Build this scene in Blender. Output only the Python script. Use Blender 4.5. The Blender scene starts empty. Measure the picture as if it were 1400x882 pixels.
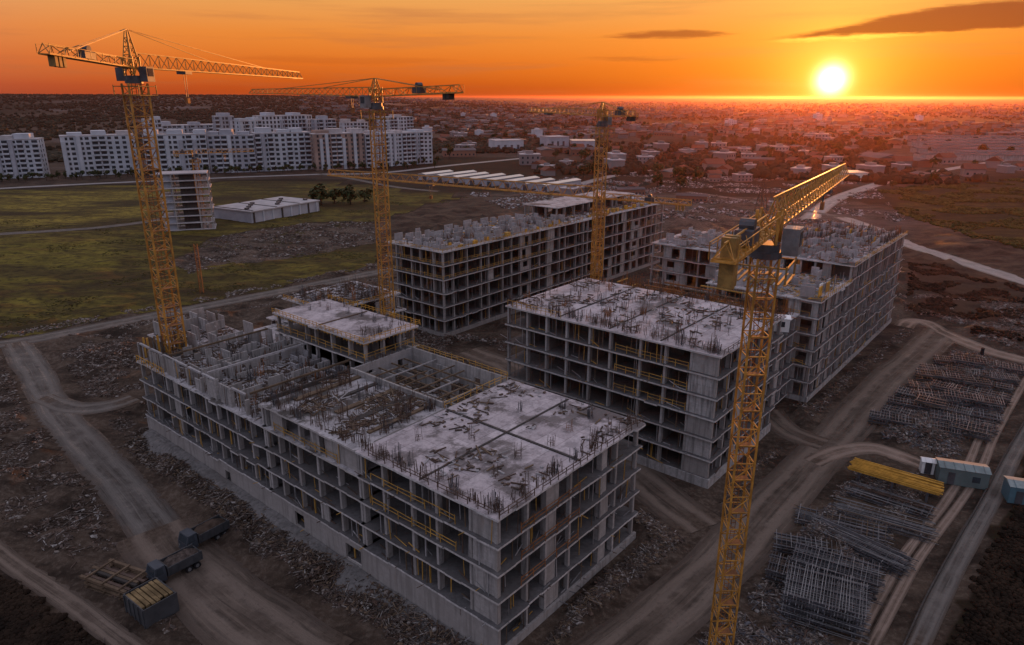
import bpy, bmesh, math, random
import numpy as np
from mathutils import Vector, Matrix, noise

R = random.Random(11)
SC = bpy.context.scene
COL = SC.collection
rad = math.radians

# ------------------------------------------------------------------ camera
FPX, CX, CY, CAMH = 960.0, 700.0, 441.0, 54.0
PITCH = math.atan(309 / FPX)
cp, sp = math.cos(PITCH), math.sin(PITCH)
cam = bpy.data.cameras.new('camera')
cam.sensor_width = 36.0
cam.lens = 36.0 * FPX / 1400.0
cam.clip_start, cam.clip_end = 0.5, 300000.0
camo = bpy.data.objects.new('camera', cam)
COL.objects.link(camo)
camo.location = (0, 0, CAMH)
camo.rotation_euler = (math.pi / 2 - PITCH, rad(-0.12), 0)
SC.camera = camo


def ray(x, y):
    a, b = (x - CX) / FPX, (y - CY) / FPX
    return Vector((a, cp - b * sp, -sp - b * cp))


def at(x, y, z=0.0):
    d = ray(x, y)
    t = (z - CAMH) / d.z
    return Vector((d.x * t, d.y * t, z))


def atd(x, y, D):
    d = ray(x, y)
    t = D / d.y
    return Vector((d.x * t, D, CAMH + d.z * t))


AZB = rad(39.8)
UX = Vector((math.sin(AZB), math.cos(AZB), 0))
VX = Vector((-math.cos(AZB), math.sin(AZB), 0))
PHI = math.atan2(UX.y, UX.x)


def uvw(u, v, z=0.0):
    p = UX * u + VX * v
    return Vector((p.x, p.y, z))


# ------------------------------------------------------------------ world, sun, exposure
SUN_AZ, SUN_EL = math.atan(0.4302), math.atan(0.0207)
SD = Vector((math.sin(SUN_AZ) * math.cos(SUN_EL), math.cos(SUN_AZ) * math.cos(SUN_EL), math.sin(SUN_EL)))
SC.view_settings.view_transform = 'Standard'
SC.view_settings.look = 'None'
SC.view_settings.exposure = 0.0
SC.view_settings.gamma = 1.0
SC.view_settings.use_curve_mapping = False
SC.render.engine = 'CYCLES'
SC.cycles.use_denoising = True
SC.cycles.max_bounces = 5
SC.cycles.diffuse_bounces = 3
SC.cycles.glossy_bounces = 2
SC.cycles.volume_bounces = 0
SC.cycles.caustics_reflective = False
SC.cycles.caustics_refractive = False

SUN_STRENGTH = 5.0
SKY_GAIN = 1.0
HAZE_DENSITY = 1.9e-5


class NT:
    """small helper that wires math nodes"""
    def __init__(s, tree):
        s.t = tree

    def node(s, typ, **kw):
        n = s.t.nodes.new(typ)
        for k, v in kw.items():
            setattr(n, k, v)
        return n

    def put(s, sock, v):
        if v is None:
            return
        if isinstance(v, bpy.types.NodeSocket):
            s.t.links.new(v, sock)
        else:
            sock.default_value = v

    def m(s, op, a, b=None, c=None, clamp=False):
        n = s.node('ShaderNodeMath', operation=op, use_clamp=clamp)
        for i, v in enumerate((a, b, c)):
            s.put(n.inputs[i], v)
        return n.outputs[0]

    def ss(s, v, a, b, lo=0.0, hi=1.0):
        n = s.node('ShaderNodeMapRange', interpolation_type='SMOOTHSTEP')
        s.put(n.inputs[0], v)
        for i, q in zip((1, 2, 3, 4), (a, b, lo, hi)):
            s.put(n.inputs[i], q)
        return n.outputs[0]

    def ramp(s, v, stops, interp='LINEAR'):
        n = s.node('ShaderNodeValToRGB')
        s.put(n.inputs[0], v)
        r = n.color_ramp
        r.interpolation = interp
        while len(r.elements) < len(stops):
            r.elements.new(0.5)
        for e, (p, c) in zip(r.elements, stops):
            e.position = p
            e.color = (c[0], c[1], c[2], 1)
        return n.outputs[0]

    def mix(s, f, a, b, mode='MIX'):
        n = s.node('ShaderNodeMix', data_type='RGBA', blend_type=mode)
        s.put(n.inputs[0], f)
        for i, q in ((6, a), (7, b)):
            if isinstance(q, (tuple, list)):
                q = (q[0], q[1], q[2], 1)
            s.put(n.inputs[i], q)
        return n.outputs[2]

    def noise(s, vec, scale, detail=4, rough=0.55):
        n = s.node('ShaderNodeTexNoise')
        s.put(n.inputs['Vector'], vec)
        n.inputs['Scale'].default_value = scale
        n.inputs['Detail'].default_value = detail
        n.inputs['Roughness'].default_value = rough
        return n.outputs[0]

    def vmul(s, v, k):
        n = s.node('ShaderNodeVectorMath', operation='MULTIPLY')
        s.put(n.inputs[0], v)
        n.inputs[1].default_value = k
        return n.outputs[0]

    def comb(s, x, y, z):
        n = s.node('ShaderNodeCombineXYZ')
        for i, v in enumerate((x, y, z)):
            s.put(n.inputs[i], v)
        return n.outputs[0]


world = bpy.data.worlds.new('World')
SC.world = world
world.use_nodes = True
wt = world.node_tree
wt.nodes.clear()
q = NT(wt)
gen = q.node('ShaderNodeTexCoord').outputs['Generated']
sep = q.node('ShaderNodeSeparateXYZ')
wt.links.new(gen, sep.inputs[0])
dx, dy, dz = sep.outputs
hyp = q.m('MAXIMUM', q.m('SQRT', q.m('ADD', q.m('MULTIPLY', dx, dx), q.m('MULTIPLY', dy, dy))), 1e-4)
sl = q.m('DIVIDE', dz, hyp)
tn = q.m('DIVIDE', dx, q.m('MAXIMUM', dy, 0.02))
hc = q.m('DIVIDE', q.m('ADD', q.m('MULTIPLY', dx, SD.x), q.m('MULTIPLY', dy, SD.y)), hyp)
dt = q.node('ShaderNodeVectorMath', operation='DOT_PRODUCT')
wt.links.new(gen, dt.inputs[0])
dt.inputs[1].default_value = SD
ang = q.m('ARCCOSINE', q.m('MINIMUM', dt.outputs['Value'], 1.0))
zr = q.m('MAXIMUM', dz, 0.0)
zq = q.m('POWER', zr, 0.5)          # finer steps near the horizon
def st(z): return math.sqrt(z)
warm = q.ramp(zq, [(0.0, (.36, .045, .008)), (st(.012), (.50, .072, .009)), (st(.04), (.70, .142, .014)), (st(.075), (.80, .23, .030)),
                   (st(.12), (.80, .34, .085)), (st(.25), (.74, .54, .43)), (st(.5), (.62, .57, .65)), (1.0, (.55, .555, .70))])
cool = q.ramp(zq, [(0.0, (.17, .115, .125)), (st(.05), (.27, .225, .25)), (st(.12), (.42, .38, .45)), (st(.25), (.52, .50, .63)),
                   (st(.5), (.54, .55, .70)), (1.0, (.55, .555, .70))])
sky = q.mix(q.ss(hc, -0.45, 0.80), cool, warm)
# sun glow
def falloff(w, p=1.0):
    v = q.m('DIVIDE', ang, w)
    if p != 1.0:
        v = q.m('POWER', v, p)
    return q.m('EXPONENT', q.m('MULTIPLY', v, -1.0))
def scol(f, c):
    n = q.node('ShaderNodeVectorMath', operation='SCALE')
    n.inputs[0].default_value = c
    q.put(n.inputs[3], f)
    return n.outputs[0]
glow = q.mix(1.0, scol(falloff(.0128, 1.8), (6, 5.2, 3.0)), scol(falloff(.042), (1.1, .80, .12)), 'ADD')
glow = q.mix(1.0, glow, scol(falloff(.17), (.26, .115, .003)), 'ADD')
# streaky clouds
front = q.ss(dy, 0.05, 0.2)
cv = q.comb(q.m('MULTIPLY', tn, 7.0), q.m('MULTIPLY', sl, 75.0), 0.0)
n1 = q.m('SUBTRACT', q.noise(cv, 1.0, 5, 0.6), 0.5)
cv2 = q.comb(q.m('MULTIPLY', tn, 2.6), q.m('MULTIPLY', sl, 45.0), 3.0)
n2 = q.noise(cv2, 1.0, 5, 0.6)
n3 = q.m('SUBTRACT', q.noise(q.comb(q.m('MULTIPLY', tn, 34.0), q.m('MULTIPLY', sl, 260.0), 5.0), 1.0, 5, 0.65), 0.5)
sn = q.m('ADD', sl, q.m('ADD', q.m('MULTIPLY', n1, 0.014), q.m('MULTIPLY', n3, 0.006)))
bot = q.m('ADD', 0.0690, q.m('MULTIPLY', q.m('MAXIMUM', q.m('SUBTRACT', tn, 0.44), 0.0), 0.022))
top = q.m('ADD', 0.0700, q.m('MULTIPLY', q.ss(tn, 0.305, 0.60), 0.0335))
c1 = q.m('MULTIPLY', q.ss(q.m('SUBTRACT', sn, bot), -0.001, 0.0035), q.ss(q.m('SUBTRACT', top, sn), -0.001, 0.006))
def lens(t0, t1, sc_, th, amp):
    u = q.m('DIVIDE', q.m('SUBTRACT', tn, (t0 + t1) / 2), (t1 - t0) / 2)
    hgt = q.m('MULTIPLY', q.m('SUBTRACT', 1.0, q.m('MULTIPLY', u, u)), th)
    dd = q.m('SUBTRACT', hgt, q.m('ABSOLUTE', q.m('SUBTRACT', sn, sc_)))
    return q.m('MULTIPLY', q.ss(dd, -0.0015, 0.004), amp)
c2 = lens(0.118, 0.30, 0.0765, 0.0052, 0.8)
c3 = lens(0.09, 0.24, 0.0475, 0.0028, 0.4)
c4 = lens(-0.40, -0.05, 0.045, 0.006, 0.17)
cl = q.m('MAXIMUM', q.m('MAXIMUM', c1, c2), q.m('MAXIMUM', c3, c4))
cl = q.m('MULTIPLY', q.m('MULTIPLY', cl, front), 0.93)
band = q.m('MULTIPLY', q.ss(n2, 0.48, 0.72), 0.42)
sky = q.mix(q.m('MULTIPLY', band, front), sky, (.42, .13, .05))
lit = q.mix(1.0, sky, glow, 'ADD')
lit = q.mix(cl, lit, (.27, .034, .009))
rim = q.m('MULTIPLY', q.m('MULTIPLY', q.ss(q.m('SUBTRACT', bot, sn), -0.0008, 0.0006), q.ss(q.m('SUBTRACT', bot, sn), 0.004, 0.0008)),
          q.m('MULTIPLY', q.ss(tn, 0.33, 0.40), q.ss(tn, 0.58, 0.45)))
lit = q.mix(q.m('MULTIPLY', rim, front), lit, (1.3, .75, .10))
nish = q.node('ShaderNodeTexSky', sky_type='NISHITA')
nish.sun_disc = False
nish.sun_elevation = SUN_EL
nish.sun_rotation = SUN_AZ
bgn = q.node('ShaderNodeBackground')
wt.links.new(nish.outputs[0], bgn.inputs[0])
bgn.inputs[1].default_value = 0.012
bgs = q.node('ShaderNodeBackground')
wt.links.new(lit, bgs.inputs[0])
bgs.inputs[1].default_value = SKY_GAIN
addw = q.node('ShaderNodeAddShader')
wt.links.new(bgn.outputs[0], addw.inputs[0])
wt.links.new(bgs.outputs[0], addw.inputs[1])
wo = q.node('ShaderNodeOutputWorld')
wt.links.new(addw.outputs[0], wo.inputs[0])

sun = bpy.data.lights.new('sun', 'SUN')
sun.energy = SUN_STRENGTH
sun.angle = rad(0.53)
sun.color = (1.0, 0.33, 0.07)
suno = bpy.data.objects.new('sun', sun)
COL.objects.link(suno)
suno.rotation_euler = SD.to_track_quat('Z', 'Y').to_euler()


# ------------------------------------------------------------------ materials
def mat(name, build):
    m = bpy.data.materials.new(name)
    m.use_nodes = True
    t = m.node_tree
    t.nodes.clear()
    n = NT(t)
    b = n.node('ShaderNodeBsdfPrincipled')
    o = n.node('ShaderNodeOutputMaterial')
    t.links.new(b.outputs[0], o.inputs[0])
    pos = n.node('ShaderNodeNewGeometry').outputs['Position']
    rnd = n.node('ShaderNodeObjectInfo').outputs['Random']
    c, rough, bump, metal = build(n, pos, rnd)
    if isinstance(c, (tuple, list)):
        c = (c[0], c[1], c[2], 1)
    n.put(b.inputs['Base Color'], c)
    n.put(b.inputs['Roughness'], rough)
    n.put(b.inputs['Metallic'], metal)
    b.inputs['Specular IOR Level'].default_value = 0.12 if not isinstance(rough, (int, float)) or rough > .75 else 0.4
    if bump is not None:
        h, strength, dist = bump
        bn = n.node('ShaderNodeBump')
        bn.inputs['Strength'].default_value = strength
        bn.inputs['Distance'].default_value = dist
        t.links.new(h, bn.inputs['Height'])
        t.links.new(bn.outputs[0], b.inputs['Normal'])
    return m


def tone(a, k):
    return tuple(x * k for x in a)


def m_plain(name, col, var=0.3, rough=0.85, metal=0.0, scale=0.6):
    def f(n, pos, rnd):
        v = n.noise(pos, scale, 5, 0.65)
        c = n.mix(n.ss(v, 0.3, 0.7), tone(col, 1 - var), tone(col, 1 + var))
        c = n.mix(n.m('MULTIPLY', rnd, 0.35), c, tone(col, 0.6))
        return c, rough, None, metal
    return mat(name, f)


def m_concrete(name, col, stain=0.5):
    def f(n, pos, rnd):
        big = n.noise(pos, 0.16, 5, 0.6)
        fine = n.noise(pos, 1.9, 5, 0.7)
        streak = n.noise(n.vmul(pos, (1.7, 1.7, 0.16)), 1.0, 4, 0.6)
        c = n.mix(n.ss(fine, 0.25, 0.75), tone(col, 0.78), tone(col, 1.16))
        c = n.mix(n.m('MULTIPLY', n.ss(streak, 0.46, 0.66), stain), c, tone(col, 0.36))
        rust_ = n.noise(n.vmul(pos, (.9, .9, .25)), 1.0, 5, 0.7)
        c = n.mix(n.m('MULTIPLY', n.ss(rust_, 0.58, 0.72), 0.5), c, (col[0] * .75, col[1] * .58, col[2] * .45))
        c = n.mix(n.m('MULTIPLY', n.ss(big, 0.55, 0.72), 0.45), c, (col[0] * .62, col[1] * .58, col[2] * .55))
        rot = n.node('ShaderNodeVectorRotate', rotation_type='Z_AXIS')
        n.put(rot.inputs['Vector'], pos)
        rot.inputs['Angle'].default_value = -PHI
        sx = n.node('ShaderNodeSeparateXYZ')
        n.t.links.new(rot.outputs[0], sx.inputs[0])
        br = n.node('ShaderNodeTexBrick')
        n.put(br.inputs['Vector'], n.comb(n.m('ADD', sx.outputs[0], sx.outputs[1]), sx.outputs[2], 0.0))
        br.inputs['Scale'].default_value = 1.0
        br.inputs['Mortar Size'].default_value = 0.03
        br.inputs['Mortar Smooth'].default_value = 0.8
        br.inputs['Brick Width'].default_value = 1.25
        br.inputs['Row Height'].default_value = 1.55
        br.inputs['Color1'].default_value = (1, 1, 1, 1)
        br.inputs['Color2'].default_value = (.72, .72, .72, 1)
        br.inputs['Mortar'].default_value = (.35, .35, .35, 1)
        c = n.mix(0.55, c, n.mix(1.0, c, br.outputs['Color'], 'MULTIPLY'))
        c = n.mix(n.m('MULTIPLY', rnd, 0.65), c, (col[0] * .58, col[1] * .55, col[2] * .52))
        return c, 0.9, (fine, 0.5, 0.06), 0.0
    return mat(name, f)


def m_deck(name, col, damp=0.8):
    """roof slabs: pale cast concrete with damp patches and pour joints"""
    def f(n, pos, rnd):
        rot = n.node('ShaderNodeVectorRotate', rotation_type='Z_AXIS')
        n.put(rot.inputs['Vector'], pos)
        rot.inputs['Angle'].default_value = -PHI
        p = rot.outputs[0]
        big = n.noise(p, 0.14, 6, 0.68)
        mid = n.noise(p, 0.5, 7, 0.72)
        fine = n.noise(p, 2.6, 4, 0.7)
        c = n.mix(n.ss(fine, 0.2, 0.8), tone(col, 0.8), tone(col, 1.18))
        c = n.mix(n.m('MULTIPLY', n.ss(mid, 0.47, 0.62), damp * 0.75), c, tone(col, 0.42))
        c = n.mix(n.m('MULTIPLY', n.ss(big, 0.50, 0.60), damp), c, (col[0] * .22, col[1] * .21, col[2] * .19))
        br = n.node('ShaderNodeTexBrick')
        n.put(br.inputs['Vector'], p)
        br.inputs['Scale'].default_value = 1.0
        br.inputs['Mortar Size'].default_value = 0.05
        br.inputs['Mortar Smooth'].default_value = 0.6
        br.inputs['Brick Width'].default_value = 5.2
        br.inputs['Row Height'].default_value = 2.6
        br.inputs['Color1'].default_value = (1, 1, 1, 1)
        br.inputs['Color2'].default_value = (.62, .60, .60, 1)
        br.inputs['Mortar'].default_value = (.35, .33, .32, 1)
        c = n.mix(0.7, c, n.mix(1.0, c, br.outputs['Color'], 'MULTIPLY'))
        return c, 0.88, (mid, 0.5, 0.12), 0.0
    return mat(name, f)


M = {}
M['concrete'] = m_concrete('concrete', (.38, .365, .36), .75)
M['concrete_pale'] = m_concrete('concrete_pale', (.38, .37, .38), 0.35)
M['partition'] = m_concrete('partition_shaded', (.155, .147, .143), .7)  # same concrete as the facade, with the shade of the rooms put into the colour
M['concrete_dark'] = m_concrete('concrete_dark', (.075, .068, .064))  # on core walls, stands in for the deep shade inside the bays
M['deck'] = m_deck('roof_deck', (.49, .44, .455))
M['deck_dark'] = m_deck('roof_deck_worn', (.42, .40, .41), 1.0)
M['slab_edge'] = m_concrete('slab_edge', (.56, .545, .54), 0.45)  # clean cast edge, lightened further so the rims read as catching light
M['floor'] = m_concrete('floor_slab_shaded', (.14, .135, .138), 0.4)  # dusty floor, darkened further to deepen the shade between storeys
M['yellow'] = m_plain('crane_yellow', (.42, .20, .035), .42, 0.5, 0.0, .9)
M['rail'] = m_plain('rail_ochre', (.42, .24, .05), .3, 0.6)
M['ballast'] = m_plain('ballast_paint', (.26, .15, .04), .4, 0.6, 0, 1.5)
M['timber'] = m_plain('timber', (.13, .092, .062), .4)
M['timber_worn'] = m_plain('timber_worn', (.20, .14, .07), .45)
M['timber_yellow'] = m_plain('timber_yellow', (.50, .27, .05), .35)
M['rust'] = m_plain('rusty_bar', (.075, .045, .032), .4, 0.7)
M['rust_orange'] = m_plain('orange_bar', (.22, .085, .025), .4, 0.7)
M['steel'] = m_plain('dark_steel', (.075, .075, .085), .4, 0.5, 0.3)
M['steel_pale'] = m_plain('pale_steel', (.18, .18, .185), .4, 0.5, 0.1)
M['black'] = m_plain('black_gap', (.02, .02, .022), .3)
M['white'] = m_plain('white_panel', (.72, .71, .70), .12, 0.6)
M['glass'] = m_plain('window_glass', (.035, .045, .055), .3, 0.15)
M['render_white'] = m_plain('white_render', (.44, .47, .52), .14, 0.8, 0, 0.12)
M['render_grey'] = m_plain('grey_render', (.33, .345, .39), .16, 0.8, 0, 0.12)
M['render_tan'] = m_plain('tan_render', (.30, .22, .19), .18, 0.8, 0, 0.12)
M['roof_white'] = m_plain('bright_metal_roof', (.62, .60, .57), .1, 0.36, 0.75, 0.08)
M['roof_pale'] = m_plain('pale_flat_roof', (.42, .40, .41), .2, 0.8, 0.0, 0.2)
M['cabin_green'] = m_plain('cabin_grey_green', (.11, .145, .145), .15, 0.55)
M['cabin_roof'] = m_plain('cabin_roof', (.20, .24, .24), .25, 0.8)
M['cabin_blue'] = m_plain('cabin_blue', (.07, .14, .175), .15, 0.5)
M['bin'] = m_plain('bin_steel', (.05, .053, .058), .3, 0.6)
M['bin_blue'] = m_plain('bin_blue', (.045, .055, .07), .3, 0.6)
M['rubble'] = m_plain('rubble_pale', (.17, .145, .128), .6, 0.95, 0, 2.5)
M['rubble_light'] = m_plain('rubble_light', (.27, .25, .235), .4, 0.95, 0, 2.5)
M['rubble_dark'] = m_plain('rubble_dark', (.075, .058, .05), .6, 0.95, 0, 2.5)
M['earth'] = m_plain('earth', (.06, .042, .032), .5, 0.95, 0, 0.8)
M['bark'] = m_plain('bark', (.05, .038, .03), .3)
M['leaf'] = m_plain('leaf_dark', (.04, .05, .02), .45, 0.8, 0, 0.4)
M['leaf_far'] = m_plain('leaf_far', (.034, .029, .019), .4, 0.9, 0, 0.02)
M['scrub'] = m_plain('dry_scrub', (.06, .05, .014), .7, 0.9, 0, 0.12)
M['scrub_dark'] = m_plain('dark_scrub', (.018, .011, .007), .7, 0.95, 0, 0.25)
M['roof_tile'] = m_plain('red_roof', (.16, .065, .045), .3, 0.8, 0, 0.02)
M['roof_grey'] = m_plain('grey_roof', (.11, .098, .10), .3, 0.92, 0.0, 0.02)
M['house_wall'] = m_plain('house_wall', (.22, .20, .20), .3, 0.85, 0, 0.01)
M['brick'] = m_plain('brick_wall', (.21, .12, .09), .3, 0.9, 0, 0.01)


# ------------------------------------------------------------------ mesh helpers
class MB:
    def __init__(s):
        s.v, s.f, s.mi = [], [], []

    def add(s, vs, fs, mi=0):
        k = len(s.v)
        s.v.extend(tuple(p) for p in vs)
        for f in fs:
            s.f.append(tuple(i + k for i in f))
            s.mi.append(mi)

    def box(s, x0, x1, y0, y1, z0, z1, mi=0):
        s.add([(x0, y0, z0), (x1, y0, z0), (x1, y1, z0), (x0, y1, z0), (x0, y0, z1), (x1, y0, z1), (x1, y1, z1), (x0, y1, z1)],
              [(0, 3, 2, 1), (4, 5, 6, 7), (0, 1, 5, 4), (1, 2, 6, 5), (2, 3, 7, 6), (3, 0, 4, 7)], mi)

    def obox(s, c, ax, ay, az, mi=0):
        c, ax, ay, az = Vector(c), Vector(ax), Vector(ay), Vector(az)
        vs = [c + ax * i + ay * j + az * k for k in (-1, 1) for i, j in ((-1, -1), (1, -1), (1, 1), (-1, 1))]
        s.add(vs, [(0, 3, 2, 1), (4, 5, 6, 7), (0, 1, 5, 4), (1, 2, 6, 5), (2, 3, 7, 6), (3, 0, 4, 7)], mi)

    def bar(s, p, q_, w, mi=0, h=None, caps=True):
        p, q_ = Vector(p), Vector(q_)
        d = q_ - p
        if d.length < 1e-6:
            return
        d.normalize()
        a = d.cross(Vector((0, 0, 1)) if abs(d.z) < 0.95 else Vector((1, 0, 0))).normalized()
        b = d.cross(a)
        a, b = a * (w / 2), b * ((h or w) / 2)
        vs = [p - a - b, p + a - b, p + a + b, p - a + b, q_ - a - b, q_ + a - b, q_ + a + b, q_ - a + b]
        fs = [(0, 1, 5, 4), (1, 2, 6, 5), (2, 3, 7, 6), (3, 0, 4, 7)]
        if caps:
            fs += [(0, 3, 2, 1), (4, 5, 6, 7)]
        s.add(vs, fs, mi)

    def prism(s, poly, z0, z1, mi=0):
        n = len(poly)
        vs = [(x, y, z0) for x, y in poly] + [(x, y, z1) for x, y in poly]
        s.add(vs, [tuple(range(n - 1, -1, -1)), tuple(range(n, 2 * n))] +
              [(i, (i + 1) % n, n + (i + 1) % n, n + i) for i in range(n)], mi)

    def tube(s, p, q_, r, n=8, r2=None, mi=0):
        p, q_ = Vector(p), Vector(q_)
        d = (q_ - p).normalized()
        a = d.cross(Vector((0, 0, 1)) if abs(d.z) < 0.95 else Vector((1, 0, 0))).normalized()
        b = d.cross(a)
        r2 = r if r2 is None else r2
        vs = [p + (a * math.cos(t) + b * math.sin(t)) * r for t in (2 * math.pi * i / n for i in range(n))]
        vs += [q_ + (a * math.cos(t) + b * math.sin(t)) * r2 for t in (2 * math.pi * i / n for i in range(n))]
        s.add(vs, [(i, (i + 1) % n, n + (i + 1) % n, n + i) for i in range(n)] + [tuple(range(n - 1, -1, -1)), tuple(range(n, 2 * n))], mi)

    def mesh(s, name, mats):
        me = bpy.data.meshes.new(name)
        me.from_pydata(s.v, [], s.f)
        if not isinstance(mats, (list, tuple)):
            mats = [mats]
        for m_ in mats:
            me.materials.append(m_)
        if len(mats) > 1:
            me.polygons.foreach_set('material_index', s.mi)
        me.update()
        return me

    def build(s, name, mats, parent=None, loc=None, rotz=0.0):
        return link(name, s.mesh(name, mats), parent, loc, rotz)


def link(name, me, parent=None, loc=None, rotz=0.0):
    o = bpy.data.objects.new(name, me)
    COL.objects.link(o)
    if parent is not None:
        o.parent = parent
    if loc is not None:
        o.location = loc
    if rotz:
        o.rotation_euler = (0, 0, rotz)
    return o


def tag(o, label=None, cat=None, group=None, kind=None):
    if label: o['label'] = label
    if cat: o['category'] = cat
    if group: o['group'] = group
    if kind: o['kind'] = kind
    return o


def empty(name, loc, rotz=0.0, label=None, cat=None, group=None):
    o = bpy.data.objects.new(name, None)
    COL.objects.link(o)
    o.location = loc
    o.rotation_euler = (0, 0, rotz)
    o.empty_display_size = 0.5
    return tag(o, label, cat, group)


def copy_tree(o, parent=None):
    c = o.copy()
    COL.objects.link(c)
    c.parent = parent
    for ch in list(o.children):
        copy_tree(ch, c)
    return c


_cache = {}
def box_mesh(name, dx_, dy_, dz_, m_):
    k = (name, round(dx_, 2), round(dy_, 2), round(dz_, 2), m_.name)
    if k not in _cache:
        b = MB()
        b.box(-dx_ / 2, dx_ / 2, -dy_ / 2, dy_ / 2, 0, dz_)
        _cache[k] = b.mesh(name, m_)
    return _cache[k]


def part_box(name, x0, x1, y0, y1, z0, z1, m_, parent, kind=None):
    o = link(name, box_mesh(name, x1 - x0, y1 - y0, z1 - z0, m_), parent, ((x0 + x1) / 2, (y0 + y1) / 2, z0))
    if kind: o['kind'] = kind
    return o


# ------------------------------------------------------------------ ground, roads, fields
def px(*pts):
    return [at(x, y) for x, y in pts]


def smooth_line(pts, n=6):
    out = []
    P = [pts[0]] + list(pts) + [pts[-1]]
    for i in range(1, len(P) - 2):
        for k in range(n):
            t = k / n
            a, b, c, d = P[i - 1], P[i], P[i + 1], P[i + 2]
            out.append(0.5 * ((2 * b) + (c - a) * t + (2 * a - 5 * b + 4 * c - d) * t * t + (3 * b - a - 3 * c + d) * t ** 3))
    out.append(pts[-1])
    return out


ROADS = {  # name: (polyline, width, kind, layer)
    'main_road': (px((760, 960), (905, 845), (985, 770), (1075, 672), (1150, 590), (1215, 520), (1262, 478), (1288, 452)), 8.0, 'dirt', 1),
    'side_road': (px((1288, 452), (1320, 466), (1365, 482), (1440, 500)), 5.5, 'pale', 2),
    'loop_track': (px((1288, 452), (1268, 440), (1246, 438), (1236, 446)), 4.5, 'pale', 3),
    'yard_access_road': (px((1112, 632), (1150, 616), (1195, 612), (1235, 624), (1275, 640)), 4.2, 'pale', 4),
    'alley': (px((965, 722), (905, 678), (840, 622), (770, 560), (700, 505), (640, 480)), 7.5, 'dirt', 5),
    'cross_alley': (px((1128, 607), (1085, 592), (1060, 572), (1050, 560)), 6.0, 'dirt', 6),
    'site_track': (px((-80, 482), (20, 470), (100, 455), (200, 435), (300, 416), (420, 392), (530, 370)), 6.5, 'grey', 7),
    'ramp_track': (px((22, 470), (48, 510), (72, 556), (118, 610), (168, 664), (200, 706), (226, 742)), 6.4, 'grey', 8),
    'yard_floor': (px((214, 724), (262, 785), (335, 845), (440, 915)), 9.5, 'dirt', 22),
    'turning_spur': (px((60, 545), (100, 560), (150, 556), (185, 545)), 5.5, 'grey', 9),
    'field_track': (px((-40, 728), (40, 786), (115, 838), (215, 915)), 2.6, 'dirt', 10),
    'wheel_rut': (px((1392, 505), (1345, 588), (1322, 640), (1290, 690), (1240, 755), (1205, 815), (1165, 890)), 1.25, 'pale', 11),
    'wheel_rut.001': (px((1409, 508), (1364, 590), (1341, 645), (1308, 695), (1262, 757), (1228, 817), (1190, 890)), 1.25, 'pale', 12),
    'footpath': (px((1425, 560), (1390, 615), (1358, 680), (1318, 752), (1284, 820), (1250, 895)), 2.4, 'grey', 13),
    'paved_road': (px((1150, 296), (1195, 312), (1245, 334), (1310, 355), (1370, 374), (1460, 402)), 8.0, 'paved', 14),
    'far_road': (px((-60, 263), (60, 256), (200, 249), (330, 243), (440, 239), (520, 237), (620, 226), (740, 214)), 8.0, 'paved', 15),
    'field_path': (px((430, 238), (470, 243), (540, 256), (600, 262)), 5.0, 'grey', 16),
    'canal_track': (px((-40, 324), (60, 318), (130, 313), (190, 306), (225, 300)), 6.0, 'grey', 17),
    'east_road': (px((1105, 300), (1150, 268), (1230, 243), (1310, 228), (1400, 214)), 9.0, 'paved', 18),
    'east_lane': (px((940, 262), (1010, 272), (1080, 284), (1150, 296)), 6.0, 'grey', 19),
    'town_road': (px((760, 262), (850, 238), (960, 226), (1080, 232), (1180, 226)), 8.0, 'paved', 20),
}
ROADL = {k: (smooth_line(v[0]), v[1], v[2], v[3]) for k, v in ROADS.items()}

BLD = [(43, 69.5, 37.5, 111), (60, 92, 102, 122), (87, 111, 35.6, 73.5), (110, 126, 38, 73), (110, 214, 112, 131),
       (127, 191, 34.7, 56), (150, 174, 53, 84)]


def seg_dist(X, Y, line):
    d = np.full(X.shape, 1e9)
    for a, b in zip(line[:-1], line[1:]):
        ax, ay, bx, by = a.x, a.y, b.x, b.y
        L = (bx - ax) ** 2 + (by - ay) ** 2 + 1e-9
        t = np.clip(((X - ax) * (bx - ax) + (Y - ay) * (by - ay)) / L, 0, 1)
        d = np.minimum(d, np.hypot(X - ax - t * (bx - ax), Y - ay - t * (by - ay)))
    return d


def npnoise(X, Y, s, seed):
    """cheap value noise"""
    x, y = X / s + seed * 17.3, Y / s + seed * 9.1
    xi, yi = np.floor(x), np.floor(y)
    fx, fy = x - xi, y - yi
    fx, fy = fx * fx * (3 - 2 * fx), fy * fy * (3 - 2 * fy)
    def hsh(a, b):
        v = np.sin(a * 127.1 + b * 311.7 + seed * 74.7) * 43758.5453
        return v - np.floor(v)
    return (hsh(xi, yi) * (1 - fx) + hsh(xi + 1, yi) * fx) * (1 - fy) + (hsh(xi, yi + 1) * (1 - fx) + hsh(xi + 1, yi + 1) * fx) * fy


def fbm(X, Y, s, seed, o=4):
    r, a, t = 0, 1.0, 0
    for i in range(o):
        r = r + npnoise(X, Y, s / 2 ** i, seed + i) * a
        t += a
        a *= 0.55
    return r / t


def inpoly(X, Y, poly):
    r = np.zeros(X.shape, bool)
    n = len(poly)
    for i in range(n):
        a, b = poly[i], poly[(i + 1) % n]
        c = ((a.y > Y) != (b.y > Y)) & (X < (b.x - a.x) * (Y - a.y) / (b.y - a.y + 1e-12) + a.x)
        r ^= c
    return r


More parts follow.
